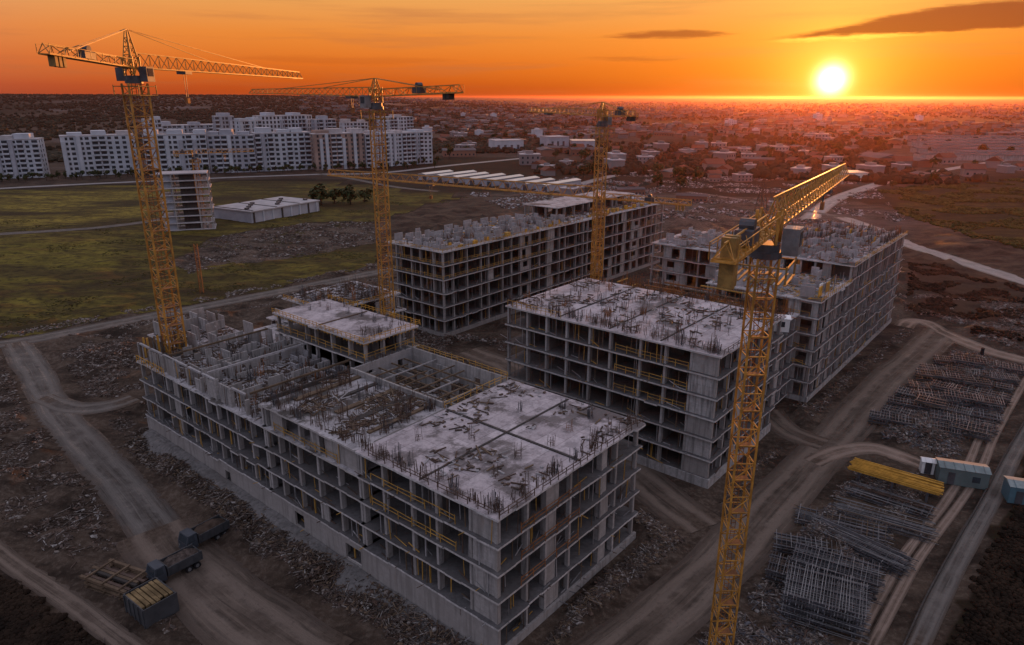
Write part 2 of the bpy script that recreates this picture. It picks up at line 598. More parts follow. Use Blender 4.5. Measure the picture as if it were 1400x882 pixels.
POLYS = {
    'green': px((-120, 300), (-120, 470), (60, 455), (210, 428), (300, 408), (420, 385), (520, 362), (520, 300), (640, 268), (520, 258), (430, 245),
                (230, 252), (-80, 262)),
    'yellow': px((-60, 272), (-60, 318), (60, 314), (190, 300), (225, 285), (225, 250)),
    'lime': px((-60, 345), (-60, 430), (60, 415), (150, 380), (165, 345), (120, 325)),
    'rubfield': px((240, 358), (300, 325), (420, 308), (520, 306), (520, 330), (440, 345), (330, 362), (260, 374)),
    'right_green': px((1200, 262), (1420, 240), (1420, 340), (1330, 325), (1230, 290)),
    'brown_right': px((1245, 345), (1420, 400), (1420, 470), (1290, 445), (1240, 420)),
    'dark_right': px((1425, 600), (1425, 900), (1265, 900), (1330, 770), (1385, 670)),
    'dark_left': px((-60, 770), (-60, 920), (180, 920), (90, 840)),
    'mid_right': px((640, 268), (900, 225), (1200, 235), (1190, 300), (1000, 330), (760, 300)),
}


def axis(lo, hi, step, far, g):
    a = list(np.arange(lo, hi + 1e-6, step))
    d = step
    while a[-1] < far:
        d *= g
        a.append(a[-1] + d)
    d = step
    pre = []
    x = lo
    while x > -far:
        d *= g
        x -= d
        pre.append(x)
    return np.array(pre[::-1] + a)


def hill(X, Y):
    D = np.hypot(X, Y)
    A = np.arctan2(X, np.maximum(Y, 1.0))
    sm = lambda v, a, b: np.clip((v - a) / (b - a), 0, 1) ** 2 * (3 - 2 * np.clip((v - a) / (b - a), 0, 1))
    return 57 * sm(D, 1100, 3800) * sm(-A, -0.10, 0.35) * (Y > 0) * (0.9 + 0.2 * fbm(X, Y, 900, 31, 3))


gx = axis(-120, 135, 1.3, 27000, 1.11)
gy = axis(20, 260, 1.3, 27000, 1.11)
gy = gy[gy > -4000]
GX, GY = np.meshgrid(gx, gy)
rmask = np.ones(GX.shape)
for ln, w, k, lay in ROADL.values():
    rmask = np.minimum(rmask, np.clip((seg_dist(GX, GY, ln) - w * 0.5 - 0.3) / 2.5, 0, 1))
GU = GX * UX.x + GY * UX.y
GV = GX * VX.x + GY * VX.y
bmask = np.ones(GX.shape)
for u0, u1, v0, v1 in BLD:
    dd_ = np.hypot(np.maximum(np.maximum(u0 - GU, GU - u1), 0), np.maximum(np.maximum(v0 - GV, GV - v1), 0))
    bmask = np.minimum(bmask, np.clip((dd_ - 0.5) / 3.0, 0, 1))
near = np.clip((420 - np.hypot(GX, GY)) / 100, 0, 1)
WX = GX + (fbm(GX, GY, 22, 3) - .5) * 14
WY = GY + (fbm(GX, GY, 22, 5) - .5) * 14
cov = {k: inpoly(WX, WY, p) for k, p in POLYS.items()}
fieldm = np.where(cov['green'] | cov['dark_right'] | cov['dark_left'] | cov['right_green'] | cov['brown_right'], 0.35, 1.0)
GH = rmask * bmask * near * fieldm * ((np.maximum(fbm(GX, GY, 6.0, 1, 3) - .40, -.08)) * 4.4 + (fbm(GX, GY, 2.6, 9, 2) - .5) * 0.7) + hill(GX, GY)


def ground_z(x, y):
    i = min(max(np.searchsorted(gx, x) - 1, 0), len(gx) - 2)
    j = min(max(np.searchsorted(gy, y) - 1, 0), len(gy) - 2)
    fx, fy = (x - gx[i]) / (gx[i + 1] - gx[i]), (y - gy[j]) / (gy[j + 1] - gy[j])
    return float((GH[j, i] * (1 - fx) + GH[j, i + 1] * fx) * (1 - fy) + (GH[j + 1, i] * (1 - fx) + GH[j + 1, i + 1] * fx) * fy)


def road_clear(x, y):
    i = min(max(np.searchsorted(gx, x) - 1, 0), len(gx) - 1)
    j = min(max(np.searchsorted(gy, y) - 1, 0), len(gy) - 1)
    return rmask[j, i] > 0.5 and bmask[j, i] > 0.4


nx_, ny_ = len(gx), len(gy)
verts = np.stack([GX, GY, GH], -1).reshape(-1, 3)
idx = np.arange(nx_ * ny_).reshape(ny_, nx_)
faces = np.stack([idx[:-1, :-1], idx[:-1, 1:], idx[1:, 1:], idx[1:, :-1]], -1).reshape(-1, 4)
gm = bpy.data.meshes.new('ground')
gm.vertices.add(len(verts))
gm.vertices.foreach_set('co', verts.astype(np.float32).ravel())
gm.loops.add(len(faces) * 4)
gm.loops.foreach_set('vertex_index', faces.astype(np.int32).ravel())
gm.polygons.add(len(faces))
gm.polygons.foreach_set('loop_start', np.arange(0, len(faces) * 4, 4, dtype=np.int32))
gm.polygons.foreach_set('loop_total', np.full(len(faces), 4, dtype=np.int32))
gm.polygons.foreach_set('use_smooth', np.ones(len(faces), bool))
gm.update()
f1 = fbm(GX, GY, 30, 21)
grass = np.where(cov['green'], 0.9, np.where(cov['right_green'], 0.70, 0.0))
grass = np.where(cov['dark_left'] | cov['dark_right'], 0.55, grass)
grass = np.where(cov['brown_right'], 0.35, grass)
grass *= np.where(cov['rubfield'], 0.1, 1)
grass = np.where((np.hypot(GX, GY) > 420) & (grass == 0), np.clip((fbm(GX, GY, 260, 40) - .45) * 4, 0, .6), grass)
yel = np.where(cov['yellow'], 0.85, np.where(cov['lime'], 0.3, 0.12))
pale = np.where(cov['rubfield'] | cov['mid_right'], 0.75, 0.0)
Dg = np.hypot(GX, GY)
pale = np.where((Dg < 240) & (grass < .2), 0.45 * f1 + 0.12, pale)
lime = np.where(cov['lime'], 0.9, np.where(cov['green'], 0.25, 0.0))
lime = np.where(cov['dark_left'] | cov['right_green'] | cov['dark_right'] | cov['brown_right'], 0.0, lime)
yel = np.where(cov['dark_left'] | cov['dark_right'] | cov['brown_right'], 0.0, yel)
attr = gm.color_attributes.new('cover', 'FLOAT_COLOR', 'POINT')
attr.data.foreach_set('color', np.stack([grass, yel, pale, lime], -1).astype(np.float32).ravel())


def ground_build(n, pos, rnd):
    at_ = n.node('ShaderNodeVertexColor', layer_name='cover')
    sp_ = n.node('ShaderNodeSeparateColor')
    n.t.links.new(at_.outputs['Color'], sp_.inputs[0])
    g, y, p = sp_.outputs
    big = n.noise(n.vmul(pos, (.45, 1.3, 1.0)), 0.02, 6, 0.62)
    mid = n.noise(n.vmul(pos, (.6, 1.2, 1.0)), 0.13, 6, 0.7)
    fine = n.noise(pos, 1.3, 5, 0.75)
    veryb = n.noise(pos, 0.0035, 6, 0.7)
    soil = n.mix(n.ss(mid, 0.34, 0.66), (.018, .012, .009), (.080, .055, .039))
    soil = n.mix(n.m('MULTIPLY', n.ss(fine, 0.5, 0.75), 0.5), soil, (.11, .083, .064))
    soil = n.mix(n.m('MULTIPLY', n.ss(veryb, 0.5, 0.62), 0.5), soil, (.14, .11, .11))
    rub = n.mix(n.ss(fine, 0.40, 0.66), (.04, .029, .023), (.18, .145, .12))
    c = n.mix(n.m('MULTIPLY', p, n.ss(mid, 0.35, 0.62)), soil, rub)
    gr = n.mix(n.ss(mid, 0.36, 0.64), (.024, .018, .007), (.115, .090, .018))
    gr = n.mix(n.m('MULTIPLY', at_.outputs['Alpha'], n.ss(big, 0.35, 0.6)), gr, (.150, .132, .015))
    gr = n.mix(n.m('MULTIPLY', n.ss(big, 0.46, 0.58), 0.85), gr, (.042, .028, .012))
    gr = n.mix(n.m('MULTIPLY', y, n.ss(big, .62, .45)), gr, n.mix(n.ss(mid, 0.34, 0.66), (.12, .085, .018), (.27, .20, .035)))
    gr = n.mix(n.m('MULTIPLY', n.ss(fine, 0.55, 0.75), 0.35), gr, (.04, .034, .010))
    gr = n.mix(n.ss(g, 0.8, 0.62), gr, n.mix(n.ss(mid, 0.3, 0.7), (.008, .005, .003), (.026, .016, .009)))
    tuft = n.noise(n.vmul(pos, (.7, 1.1, 1.0)), 0.42, 5, 0.75)
    gr = n.mix(n.m('MULTIPLY', n.ss(tuft, 0.47, 0.62), 0.8), gr, (.022, .017, .007))
    gr = n.mix(n.m('MULTIPLY', n.ss(n.noise(n.vmul(pos, (.25, 1.0, 1.0)), 0.05, 5, 0.7), 0.50, 0.62), 0.7), gr, (.030, .020, .010))
    gm_ = n.ss(n.m('ADD', g, n.m('MULTIPLY', n.m('SUBTRACT', mid, 0.5), 0.9)), 0.25, 0.55)
    c = n.mix(gm_, c, gr)
    return c, 0.95, (fine, 0.8, 0.25), 0.0


gm.materials.append(mat('ground_cover', ground_build))
tag(link('ground', gm), kind='structure')


def road_mat(name, a, b, rut, rough):
    def f(n, pos, rnd):
        at_ = n.node('ShaderNodeAttribute', attribute_name='across')
        ac = n.m('ABSOLUTE', at_.outputs['Fac'])
        mid = n.noise(pos, 0.25, 6, 0.7)
        fine = n.noise(pos, 1.6, 5, 0.7)
        al = n.node('ShaderNodeAttribute', attribute_name='along')
        tr = n.noise(n.comb(n.m('MULTIPLY', at_.outputs['Fac'], 7.0), n.m('MULTIPLY', al.outputs['Fac'], 0.07), 0.0), 1.0, 4, 0.6)
        c = n.mix(n.ss(mid, 0.3, 0.7), a, b)
        c = n.mix(n.m('MULTIPLY', n.ss(tr, 0.50, 0.62), 0.75), c, tone(a, 0.55))
        c = n.mix(n.m('MULTIPLY', n.ss(tr, 0.44, 0.36), 0.55), c, tone(b, 1.25))
        c = n.mix(n.m('MULTIPLY', n.ss(n.m('ADD', ac, n.m('MULTIPLY', n.m('SUBTRACT', mid, .5), .9)), 0.72, 1.0), 0.8), c, (.07, .052, .042))
        en = n.node('ShaderNodeAttribute', attribute_name='to_end')
        c = n.mix(n.m('MULTIPLY', n.ss(n.m('ADD', en.outputs['Fac'], n.m('MULTIPLY', n.m('SUBTRACT', mid, .5), 9.0)), 6.0, 0.5), 0.95), c, n.mix(n.ss(fine, .3, .7), (.045, .031, .023), (.11, .080, .060)))
        rgh = n.ss(n.m('ADD', tr, n.m('MULTIPLY', mid, .6)), 0.95, 0.80, max(.3, rough - .5), rough)
        r_ = n.m('MULTIPLY', n.ss(n.m('ABSOLUTE', n.m('SUBTRACT', n.m('ADD', ac, n.m('MULTIPLY', n.m('SUBTRACT', mid, .5), .5)), 0.45)), 0.26, 0.04), 0.75)
        c = n.mix(r_, c, rut)
        c = n.mix(n.m('MULTIPLY', n.ss(fine, 0.55, 0.72), 0.4), c, tone(a, 0.6))
        return c, rgh, (n.m('ADD', n.m('MULTIPLY', tr, 1.6), fine), 0.7, 0.16), 0.0
    return mat(name, f)


RM = {'dirt': road_mat('dirt_road', (.080, .060, .047), (.140, .108, .086), (.180, .140, .113), .92),
      'pale': road_mat('pale_dirt', (.15, .108, .082), (.24, .178, .142), (.27, .205, .165), .85),
      'grey': road_mat('grey_dirt', (.078, .068, .060), (.130, .116, .105), (.15, .135, .122), .9),
      'paved': road_mat('asphalt', (.20, .185, .18), (.30, .275, .265), (.27, .25, .24), .6)}
for nm, (ln, w, k, lay) in ROADL.items():
    b = MB()
    ac = []
    al = []
    run = 0.0
    L = [Vector((p.x, p.y, 0)) for p in ln]
    K = 6
    for i, p in enumerate(L):
        run += (p - L[max(i - 1, 0)]).length
        d = (L[min(i + 1, len(L) - 1)] - L[max(i - 1, 0)]).normalized()
        s_ = Vector((d.y, -d.x, 0))
        wl = w * 0.5 * (1 + 0.16 * noise.noise(p * 0.11 + Vector((lay, 0, 0))))
        wr = w * 0.5 * (1 + 0.16 * noise.noise(p * 0.11 + Vector((0, lay * 3, 0))))
        if k == 'paved':
            wl = wr = w * 0.5
        for j in range(K + 1):
            a_ = -1 + 2 * j / K
            pp = p + s_ * (a_ * (wl if a_ < 0 else wr))
            b.v.append((pp.x, pp.y, 0.05 + 0.004 * lay - (0.05 if abs(a_) == 1 else 0)))
            ac.append(a_)
            al.append(run)
    for i in range(len(L) - 1):
        for j in range(K):
            o_ = i * (K + 1) + j
            b.f.append((o_, o_ + 1, o_ + K + 2, o_ + K + 1))
            b.mi.append(0)
    me = b.mesh(nm, RM[k])
    for p in me.polygons:
        p.use_smooth = True
    a_ = me.attributes.new('across', 'FLOAT', 'POINT')
    a_.data.foreach_set('value', ac)
    a_ = me.attributes.new('to_end', 'FLOAT', 'POINT')
    a_.data.foreach_set('value', [min(v_, run - v_) for v_ in al])
    a_ = me.attributes.new('along', 'FLOAT', 'POINT')
    a_.data.foreach_set('value', al)
    o = link(nm.split('.')[0], me)
    tag(o, kind='structure')

# ------------------------------------------------------------------ concrete frame buildings
def rebar_mesh(seed, m_):
    r_ = random.Random(seed)
    b = MB()
    for i in range(r_.choice((6, 8, 8, 10))):
        x, y = r_.uniform(-.5, .5), r_.uniform(-.5, .5)
        h = r_.uniform(0.5, 1.9)
        b.bar((x, y, 0), (x + r_.uniform(-.12, .12), y + r_.uniform(-.12, .12), h), 0.042)
    for z in (0.35, 0.7):
        if r_.random() < .7:
            for p, q_ in (((-.3, -.3), (.3, -.3)), ((.3, -.3), (.3, .3)), ((.3, .3), (-.3, .3)), ((-.3, .3), (-.3, -.3))):
                b.bar((p[0], p[1], z), (q_[0], q_[1], z), 0.035)
    return b.mesh('rebar_cluster', m_)


REBAR = [rebar_mesh(i, M['rust'] if i % 3 else M['steel']) for i in range(6)]
REBAR_O = [rebar_mesh(40 + i, M['rust_orange']) for i in range(4)]


class Building:
    def __init__(s, name, label, u0, v0, cat='building', group=None):
        s.root = empty(name, uvw(u0, v0, 0), PHI, label, cat, group)
        s.u0, s.v0 = u0, v0
        s.n = {}

    def cnt(s, name):
        s.n[name] = s.n.get(name, 0) + 1
        return s.n[name]

    def box(s, name, x0, x1, y0, y1, z0, z1, m_='concrete'):
        return part_box(name, x0 - s.u0, x1 - s.u0, y0 - s.v0, y1 - s.v0, z0, z1, M[m_], s.root)

    def slab(s, x0, x1, y0, y1, zt, t=.24, ovx=.45, ovy=.45, m_='floor', seed=0, balc=0.25, name='slab'):
        """floor plate with a ragged cantilevered edge on the two near sides; sides far away stay flush"""
        r_ = random.Random(seed * 31 + int(zt * 10))
        poly = []
        def edge(a, c, step):
            n = max(2, int(abs(c - a) / step))
            return [a + (c - a) * i / n for i in range(n + 1)]
        # y-min side from x0 to x1
        pts = []
        ks = edge(x0, x1, 2.1)
        for i in range(len(ks) - 1):
            e = ovy + r_.uniform(-.07, .07) + (0.38 if r_.random() < balc * .22 else 0)
            pts += [(ks[i], y0 - e), (ks[i + 1] - 0.01, y0 - e - r_.uniform(-.03, .03))]
        poly += pts
        poly.append((x1 + .25, y0 - ovy))
        poly.append((x1 + .25, y1 + .2))
        ks = edge(y1, y0, 2.1)
        for i in range(len(ks) - 1):
            e = ovx + r_.uniform(-.07, .07) + (0.38 if r_.random() < balc * .22 else 0)
            poly += [(x0 - e, ks[i]), (x0 - e - r_.uniform(-.03, .03), ks[i + 1] + .01)]
        poly[-1] = (x0 - ovx, y0 - .02)
        poly.append((x0 - ovx, y0 - ovy))
        b = MB()
        b.prism([(x - s.u0, y - s.v0) for x, y in poly], zt - t, zt)
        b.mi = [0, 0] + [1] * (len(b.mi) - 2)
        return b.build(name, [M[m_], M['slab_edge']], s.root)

    def wall_open(s, name, axis_, fixed, a0, a1, z0, z1, holes, th=.2, m_='concrete'):
        """wall along an axis with rectangular holes [(b0,b1,h0,h1)] sorted, heights from z0"""
        b = MB()
        def bx(p, q_, zz0, zz1):
            if q_ - p < .02 or zz1 - zz0 < .02:
                return
            if axis_ == 'y':
                b.box(fixed - s.u0, fixed + th - s.u0, p - s.v0, q_ - s.v0, zz0, zz1)
            else:
                b.box(p - s.u0, q_ - s.u0, fixed - s.v0, fixed + th - s.v0, zz0, zz1)
        cur = a0
        for h0, h1, k0, k1 in holes:
            bx(cur, h0, z0, z1)
            bx(h0, h1, z0, z0 + k0)
            bx(h0, h1, z0 + k1, z1)
            cur = h1
        bx(cur, a1, z0, z1)
        return b.build(name, M[m_], s.root)

    def rebar(s, x, y, z, orange=False, k=1.0):
        o = link('rebar_cluster', R.choice(REBAR_O if orange else REBAR), s.root, (x - s.u0, y - s.v0, z), R.uniform(0, 6))
        o.scale = (k, k, k * R.uniform(.8, 1.25))
        return o

    def rail(s, pts, z, m_='rail', h=1.1, step=1.6, name='guard_rail'):
        b = MB()
        for a, c in zip(pts[:-1], pts[1:]):
            a, c = Vector((a[0] - s.u0, a[1] - s.v0, z)), Vector((c[0] - s.u0, c[1] - s.v0, z))
            n = max(1, int((c - a).length / step))
            for i in range(n + 1):
                p = a.lerp(c, i / n)
                b.bar(p, p + Vector((R.uniform(-.08, .08), R.uniform(-.08, .08), h * R.uniform(.85, 1.25))), .07)
            for f in (.5, .95):
                for i in range(n):
                    if f > .9 or R.random() < .85:
                        b.bar(a.lerp(c, i / n) + Vector((0, 0, h * f + R.uniform(-.05, .05))), a.lerp(c, (i + 1) / n) + Vector((0, 0, h * f + R.uniform(-.05, .05))), .06)
        return b.build(name, M[m_], s.root)

    def starter_bars(s, x0, x1, y0, y1, z, n, m_='rust'):
        b = MB()
        for i in range(n):
            x, y = R.uniform(x0, x1) - s.u0, R.uniform(y0, y1) - s.v0
            for j in range(R.choice((1, 2, 3))):
                xx, yy = x + R.uniform(-.18, .18), y + R.uniform(-.18, .18)
                b.bar((xx, yy, z), (xx + R.uniform(-.1, .1), yy + R.uniform(-.1, .1), z + R.uniform(.4, 1.5)), R.uniform(.03, .05), caps=False)
        return tag(b.build('starter_bars', M[m_], s.root), kind='stuff')

    def props(s, x0, x1, y0, y1, z0, h, n, cnt, face):
        """thin props, hanging tie rods and stray boards along the open edge of the floors"""
        b = MB()
        ms = [M['rail'], M['steel_pale'], M['rust'], M['timber'], M['concrete_pale']]
        for i in range(cnt):
            k = R.randrange(n)
            f = z0 + h * k
            mi = R.randrange(5)
            t = R.random()
            e = R.uniform(-.25, .9)
            if face == 'x':
                x, y, ox, oy = x0 + e, y0 + (y1 - y0) * t, 1, 0
            else:
                x, y, ox, oy = x0 + (x1 - x0) * t, y0 + e, 0, 1
            x -= s.u0
            y -= s.v0
            q_ = R.random()
            if q_ < .5:
                b.bar((x, y, f), (x + R.uniform(-.1, .1), y + R.uniform(-.1, .1), f + h - .25), R.uniform(.05, .09), mi, caps=False)
            elif q_ < .75:
                L = R.uniform(.6, 2.6)
                b.bar((x, y, f + .06), (x + oy * L + ox * R.uniform(-.3, .3), y + ox * L + oy * R.uniform(-.3, .3), f + R.uniform(.06, .9)), R.uniform(.05, .1), mi)
            else:
                L = R.uniform(.5, 1.3)
                b.bar((x, y, f - .1), (x - ox * L, y - oy * L, f - .1 + R.uniform(-.1, .25)), R.uniform(.05, .09), mi)
        return tag(b.build('props', ms, s.root), kind='stuff')

    def debris(s, x0, x1, y0, y1, z, n, mats=('timber', 'concrete_pale', 'rust', 'rubble_dark'), smin=.2, smax=1.0, name='debris', keep=None):
        b = MB()
        ms = [M[k] for k in mats]
        i = 0
        n = int(n * 2.2)
        while i < n:
            x, y = R.uniform(x0, x1), R.uniform(y0, y1)
            i += 1
            if keep is not None and noise.noise(Vector((x * .17, y * .17, keep))) < 0.05:
                continue
            mi = R.randrange(len(ms))
            a = R.choice((0, math.pi / 2)) + R.gauss(0, .35)
            L = R.uniform(smin, smax) * (2.2 if R.random() < .3 else 1)
            w_ = R.uniform(.03, .16) * (1 if L < 1 else .6)
            h = R.uniform(.03, .16)
            ax = Vector((math.cos(a), math.sin(a), R.uniform(-.12, .12))) * L / 2
            ay = Vector((-math.sin(a), math.cos(a), 0)) * w_
            b.obox((x - s.u0, y - s.v0, z + h / 2 + R.uniform(0, .12)), ax, ay, Vector((0, 0, h / 2)), mi)
        return tag(b.build(name, ms, s.root), kind='stuff')

    def rooms(s, x0, x1, y0, y1, z, gx_, gy_, h=2.7, fill=.6, m_='concrete', seed=1, hmin=.5, th=.2):
        """half-built room walls standing on a floor plate"""
        r_ = random.Random(seed)
        nx, ny = max(1, round((x1 - x0) / gx_)), max(1, round((y1 - y0) / gy_))
        for i in range(nx + 1):
            for j in range(ny):
                if r_.random() < fill:
                    a, c = y0 + (y1 - y0) * j / ny, y0 + (y1 - y0) * (j + 1) / ny
                    L = (c - a) * r_.uniform(.35, .92)
                    o = r_.uniform(.1, (c - a) - L - .05) if (c - a) - L > .2 else .1
                    X = x0 + (x1 - x0) * i / nx
                    s.box('wall_panel', X, X + th, a + o, a + o + round(L * 2) / 2, z, z + max(.4, round(h * r_.uniform(hmin, 1) * 4) / 4), m_)
        for j in range(ny + 1):
            for i in range(nx):
                if r_.random() < fill:
                    a, c = x0 + (x1 - x0) * i / nx, x0 + (x1 - x0) * (i + 1) / nx
                    L = (c - a) * r_.uniform(.35, .92)
                    o = r_.uniform(.25, max(.26, (c - a) - L - .05))
                    Y = y0 + (y1 - y0) * j / ny
                    s.box('wall_panel', a + o, a + o + round(L * 2) / 2, Y, Y + th, z, z + max(.4, round(h * r_.uniform(hmin, 1) * 4) / 4) - .01, m_)

    def frame(s, x0, x1, y0, y1, z0, n, h, bx, by, seed=1, kinds_x=None, kinds_y=None, faces='xy', top=True, topmat='deck', ov=.45,
              depth=4.8, balc=.25, slab0=True, irregular=.25):
        """n storeys of slabs, columns, cross walls, infill panels; detailed on the u-min (x) and v-min (y) faces"""
        r_ = random.Random(seed)
        t = .24
        def cuts(a, c, k):
            pts = [a + (c - a) * i / k for i in range(k + 1)]
            for i in range(1, k):
                pts[i] += r_.uniform(-irregular, irregular) * (c - a) / k
            return pts
        ys, xs = cuts(y0, y1, by), cuts(x0, x1, bx)
        pool = 'oooopopohd'
        kx = kinds_x or ''.join(r_.choice(pool) for _ in range(by))
        ky = kinds_y or ''.join(r_.choice(pool) for _ in range(bx))
        cs = .4
        for i in range(n + (1 if top else 0) + 0):
            pass
        if slab0:
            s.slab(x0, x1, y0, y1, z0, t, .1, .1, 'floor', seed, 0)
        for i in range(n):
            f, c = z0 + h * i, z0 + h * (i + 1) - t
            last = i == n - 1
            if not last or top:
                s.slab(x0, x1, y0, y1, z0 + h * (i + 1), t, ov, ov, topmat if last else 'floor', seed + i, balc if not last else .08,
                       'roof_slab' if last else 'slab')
            H = c - f
            for axis_, cut, kinds, lo, hi in (('y', ys, kx, x0, x1), ('x', xs, ky, y0, y1)):
                if ('x' if axis_ == 'y' else 'y') not in faces:
                    continue
                nb = len(cut) - 1
                # columns on the near face and (sparser) on the opposite face
                for j in range(nb + 1):
                    if axis_ == 'x' and j == 0 and 'x' in faces:
                        pass
                    elif axis_ == 'y':
                        yy = min(max(cut[j], y0 + .25), y1 - .25)
                        s.box('column', x0 + .02, x0 + .02 + (.7 if j % 3 else .5), yy - .18, yy + .18, f, c)
                    else:
                        xx = min(max(cut[j], x0 + .25), x1 - .25)
                        s.box('column', xx - .18, xx + .18, y0 + .02, y0 + .02 + (.7 if j % 3 else .5), f, c)
                    if j % 2 == 0:
                        if axis_ == 'y':
                            s.box('column', x1 - .5, x1 - .1, cut[j] - .2 if j else y0 + .1, (cut[j] + .2) if j else y0 + .5, f, c)
                        elif j:
                            s.box('column', cut[j] - .2, cut[j] + .2, y1 - .5, y1 - .1, f, c)
                # inner wall with door gaps
                holes = []
                for j in range(nb):
                    a, e = cut[j] + .3, cut[j + 1] - .3
                    if r_.random() < .6:
                        wd = r_.uniform(.9, min(1.8, max(1.0, (e - a) * .7)))
                        p = r_.uniform(a, max(a + .01, e - wd))
                        holes.append((p, p + wd, 0, 2.15 if r_.random() < .75 else H))
                if hi - lo > depth + 1:
                    st_ = cut[0] + (depth + .2 if axis_ == 'x' else 0)
                    hs = [q_ for q_ in holes if q_[0] > st_ + .1]
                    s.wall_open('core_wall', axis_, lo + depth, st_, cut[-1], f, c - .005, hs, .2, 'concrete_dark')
                for j in range(nb):
                    a, e = cut[j] + .2, cut[j + 1] - .2
                    k = kinds[j]
                    if r_.random() < .06 and k != 'w':
                        k = r_.choice('opoh')
                    # cross wall behind the column line
                    if j and r_.random() < .75 and not (axis_ == 'x' and j == 0):
                        d0, d1 = lo + .75, lo + depth - .02
                        if r_.random() < .3:
                            d0 += r_.uniform(.6, 1.8)
                        if axis_ == 'y':
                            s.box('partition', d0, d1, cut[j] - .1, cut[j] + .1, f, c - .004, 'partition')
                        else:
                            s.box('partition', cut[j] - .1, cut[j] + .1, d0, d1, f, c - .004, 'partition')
                    pl = lo + .10
                    if k == 'w':
                        s.wall_open('wall_panel', axis_, pl, a, e, f, c - .006, [], .22, 'concrete')
                    elif k == 'd':
                        wd = (e - a) * r_.uniform(.38, .6)
                        p = a + (e - a - wd) * r_.uniform(.2, .8)
                        s.wall_open('wall_panel', axis_, pl, a, e, f, c - .006, [(p, p + wd, r_.choice((0, .01, .9)), min(H - .2, 2.35))], .22, 'concrete')
                    elif k == 'h':
                        wd = (e - a) * r_.uniform(.3, .6)
                        p = a if (j + seed) % 2 else e - wd
                        s.wall_open('wall_panel', axis_, pl, p, p + wd, f, c - .006, [], .22, 'concrete')
                    elif k == 'p' and (e - a) > 2:
                        p = (a + e) / 2 + r_.uniform(-.4, .4)
                        if axis_ == 'y':
                            s.box('prop', lo + .15, lo + .30, p - .07, p + .07, f, c, r_.choice(('rail', 'steel_pale', 'concrete_pale')))
                        else:
                            s.box('prop', p - .07, p + .07, lo + .15, lo + .30, f, c, r_.choice(('rail', 'steel_pale', 'concrete_pale')))
        return ys, xs


H0 = 3.1
# ---- front block (long, half finished)
A = Building('unfinished_building', 'largest grey concrete shell in front, long half-finished block with four different roof levels', 43, 37.5)
# basement walls
ZB = 1.0
A.wall_open('basement_wall', 'y', 42.7, 37.2, 114.2, 0, 3.9, [(58.6, 61.5, .8, 3.0), (70, 72, 1.0, 3.0), (88, 89.4, 1, 2.6)], .3, 'concrete')
A.wall_open('basement_wall', 'x', 37.2, 43.0, 69.6, 0, ZB + .01, [], .3, 'concrete')
A.frame(43, 69.3, 37.5, 58, ZB, 5, H0, 6, 5, 3, kinds_x='wopoo', kinds_y='oohoho', top=True, topmat='deck', balc=.3)
A.frame(43, 69.3, 58, 77.5, ZB, 4, H0, 6, 5, 5, kinds_x='ooopo', faces='x', top=True, topmat='deck_dark')
# upper storey of the middle part: only the outer bays carry the top slab
ZT = ZB + 5 * H0
Z4 = ZB + 4 * H0
def upper_edge(bl, y0, y1, k, seed):
    r_ = random.Random(seed)
    for j in range(k + 1):
        yy = y0 + (y1 - y0) * j / k
        yy = min(max(yy, y0 + .3), y1 - .3)
        bl.box('column', 43.02, 43.6, yy - .18, yy + .18, Z4, ZT - .24)
        if j < k:
            if r_.random() < .45:
                bl.wall_open('wall_panel', 'y', 43.1, yy + .2, yy + r_.uniform(1.2, (y1 - y0) / k - .5), Z4, ZT - .3, [], .2)
            bl.box('partition', 43.75, 47.7, yy - .1 + 1.2, yy + .1 + 1.2, Z4, ZT - .26)
upper_edge(A, 58.0, 77.3, 5, 8)
A.slab(43, 57.0, 58.35, 77.5, ZT, .24, .45, .02, 'deck_dark', 9, .1, 'roof_slab')
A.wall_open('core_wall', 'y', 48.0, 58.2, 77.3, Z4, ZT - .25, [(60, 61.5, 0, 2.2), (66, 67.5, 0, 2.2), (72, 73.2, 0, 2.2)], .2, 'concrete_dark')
# pit behind it, bounded by walls, crossed by beams
A.wall_open('wall_panel', 'y', 57.1, 58.4, 77.4, Z4, ZT + .25, [(62, 63.5, 0, 2.2)], .25, 'concrete')
A.wall_open('wall_panel', 'y', 69.05, 58.3, 79, Z4, ZT + .35, [(63.4, 64.6, .7, 1.9)], .25, 'concrete')
A.wall_open('wall_panel', 'x', 77.6, 57.4, 69.0, Z4, ZT + .28, [(60, 61.2, 0, 2.2), (66, 67, 0, 2.2)], .25, 'concrete_pale')
A.box('wall_panel', 57.5, 69.0, 58.1, 58.33, Z4, ZT - .05, 'concrete')
for i in range(8):
    y = 60.2 + i * 2.05 + R.uniform(-.3, .3)
    A.box('beam', 57.4, 69.0 - R.choice((0, 0, 3.5)), y, y + .16, ZT - .45 - .3 * (i % 2), ZT - .28 - .3 * (i % 2), R.choice(('timber', 'concrete_pale', 'timber')))
for i in range(4):
    x = 59.5 + i * 2.5
    A.box('beam', x, x + .18, 58.5, 77.4, ZT - 1.02, ZT - .82, 'timber')
A.rooms(58, 68.6, 59, 77, Z4, 3.6, 4.4, 2.2, .5, 'concrete', 31)
A.debris(57.6, 69, 58.6, 77.3, Z4 + .02, 420, ('timber', 'rust', 'rubble_dark', 'timber'), .4, 1.8)
A.debris(44, 57, 60, 77, ZT, 1000, ('timber', 'rubble_dark', 'concrete_pale', 'rust', 'timber'), .4, 1.9, keep=1.3)
for i in range(5):
    y = 60 + i * 3.6
    A.box('formwork_strip', 46 + R.uniform(0, 2), 56.5, y, y + R.uniform(.5, .9), ZT + .005, ZT + R.uniform(.14, .3), R.choice(('timber', 'concrete_dark')))
A.box('upstand', 43.5, 57.0, 77.2, 77.5, ZT + .004, ZT + .55, 'concrete_dark')
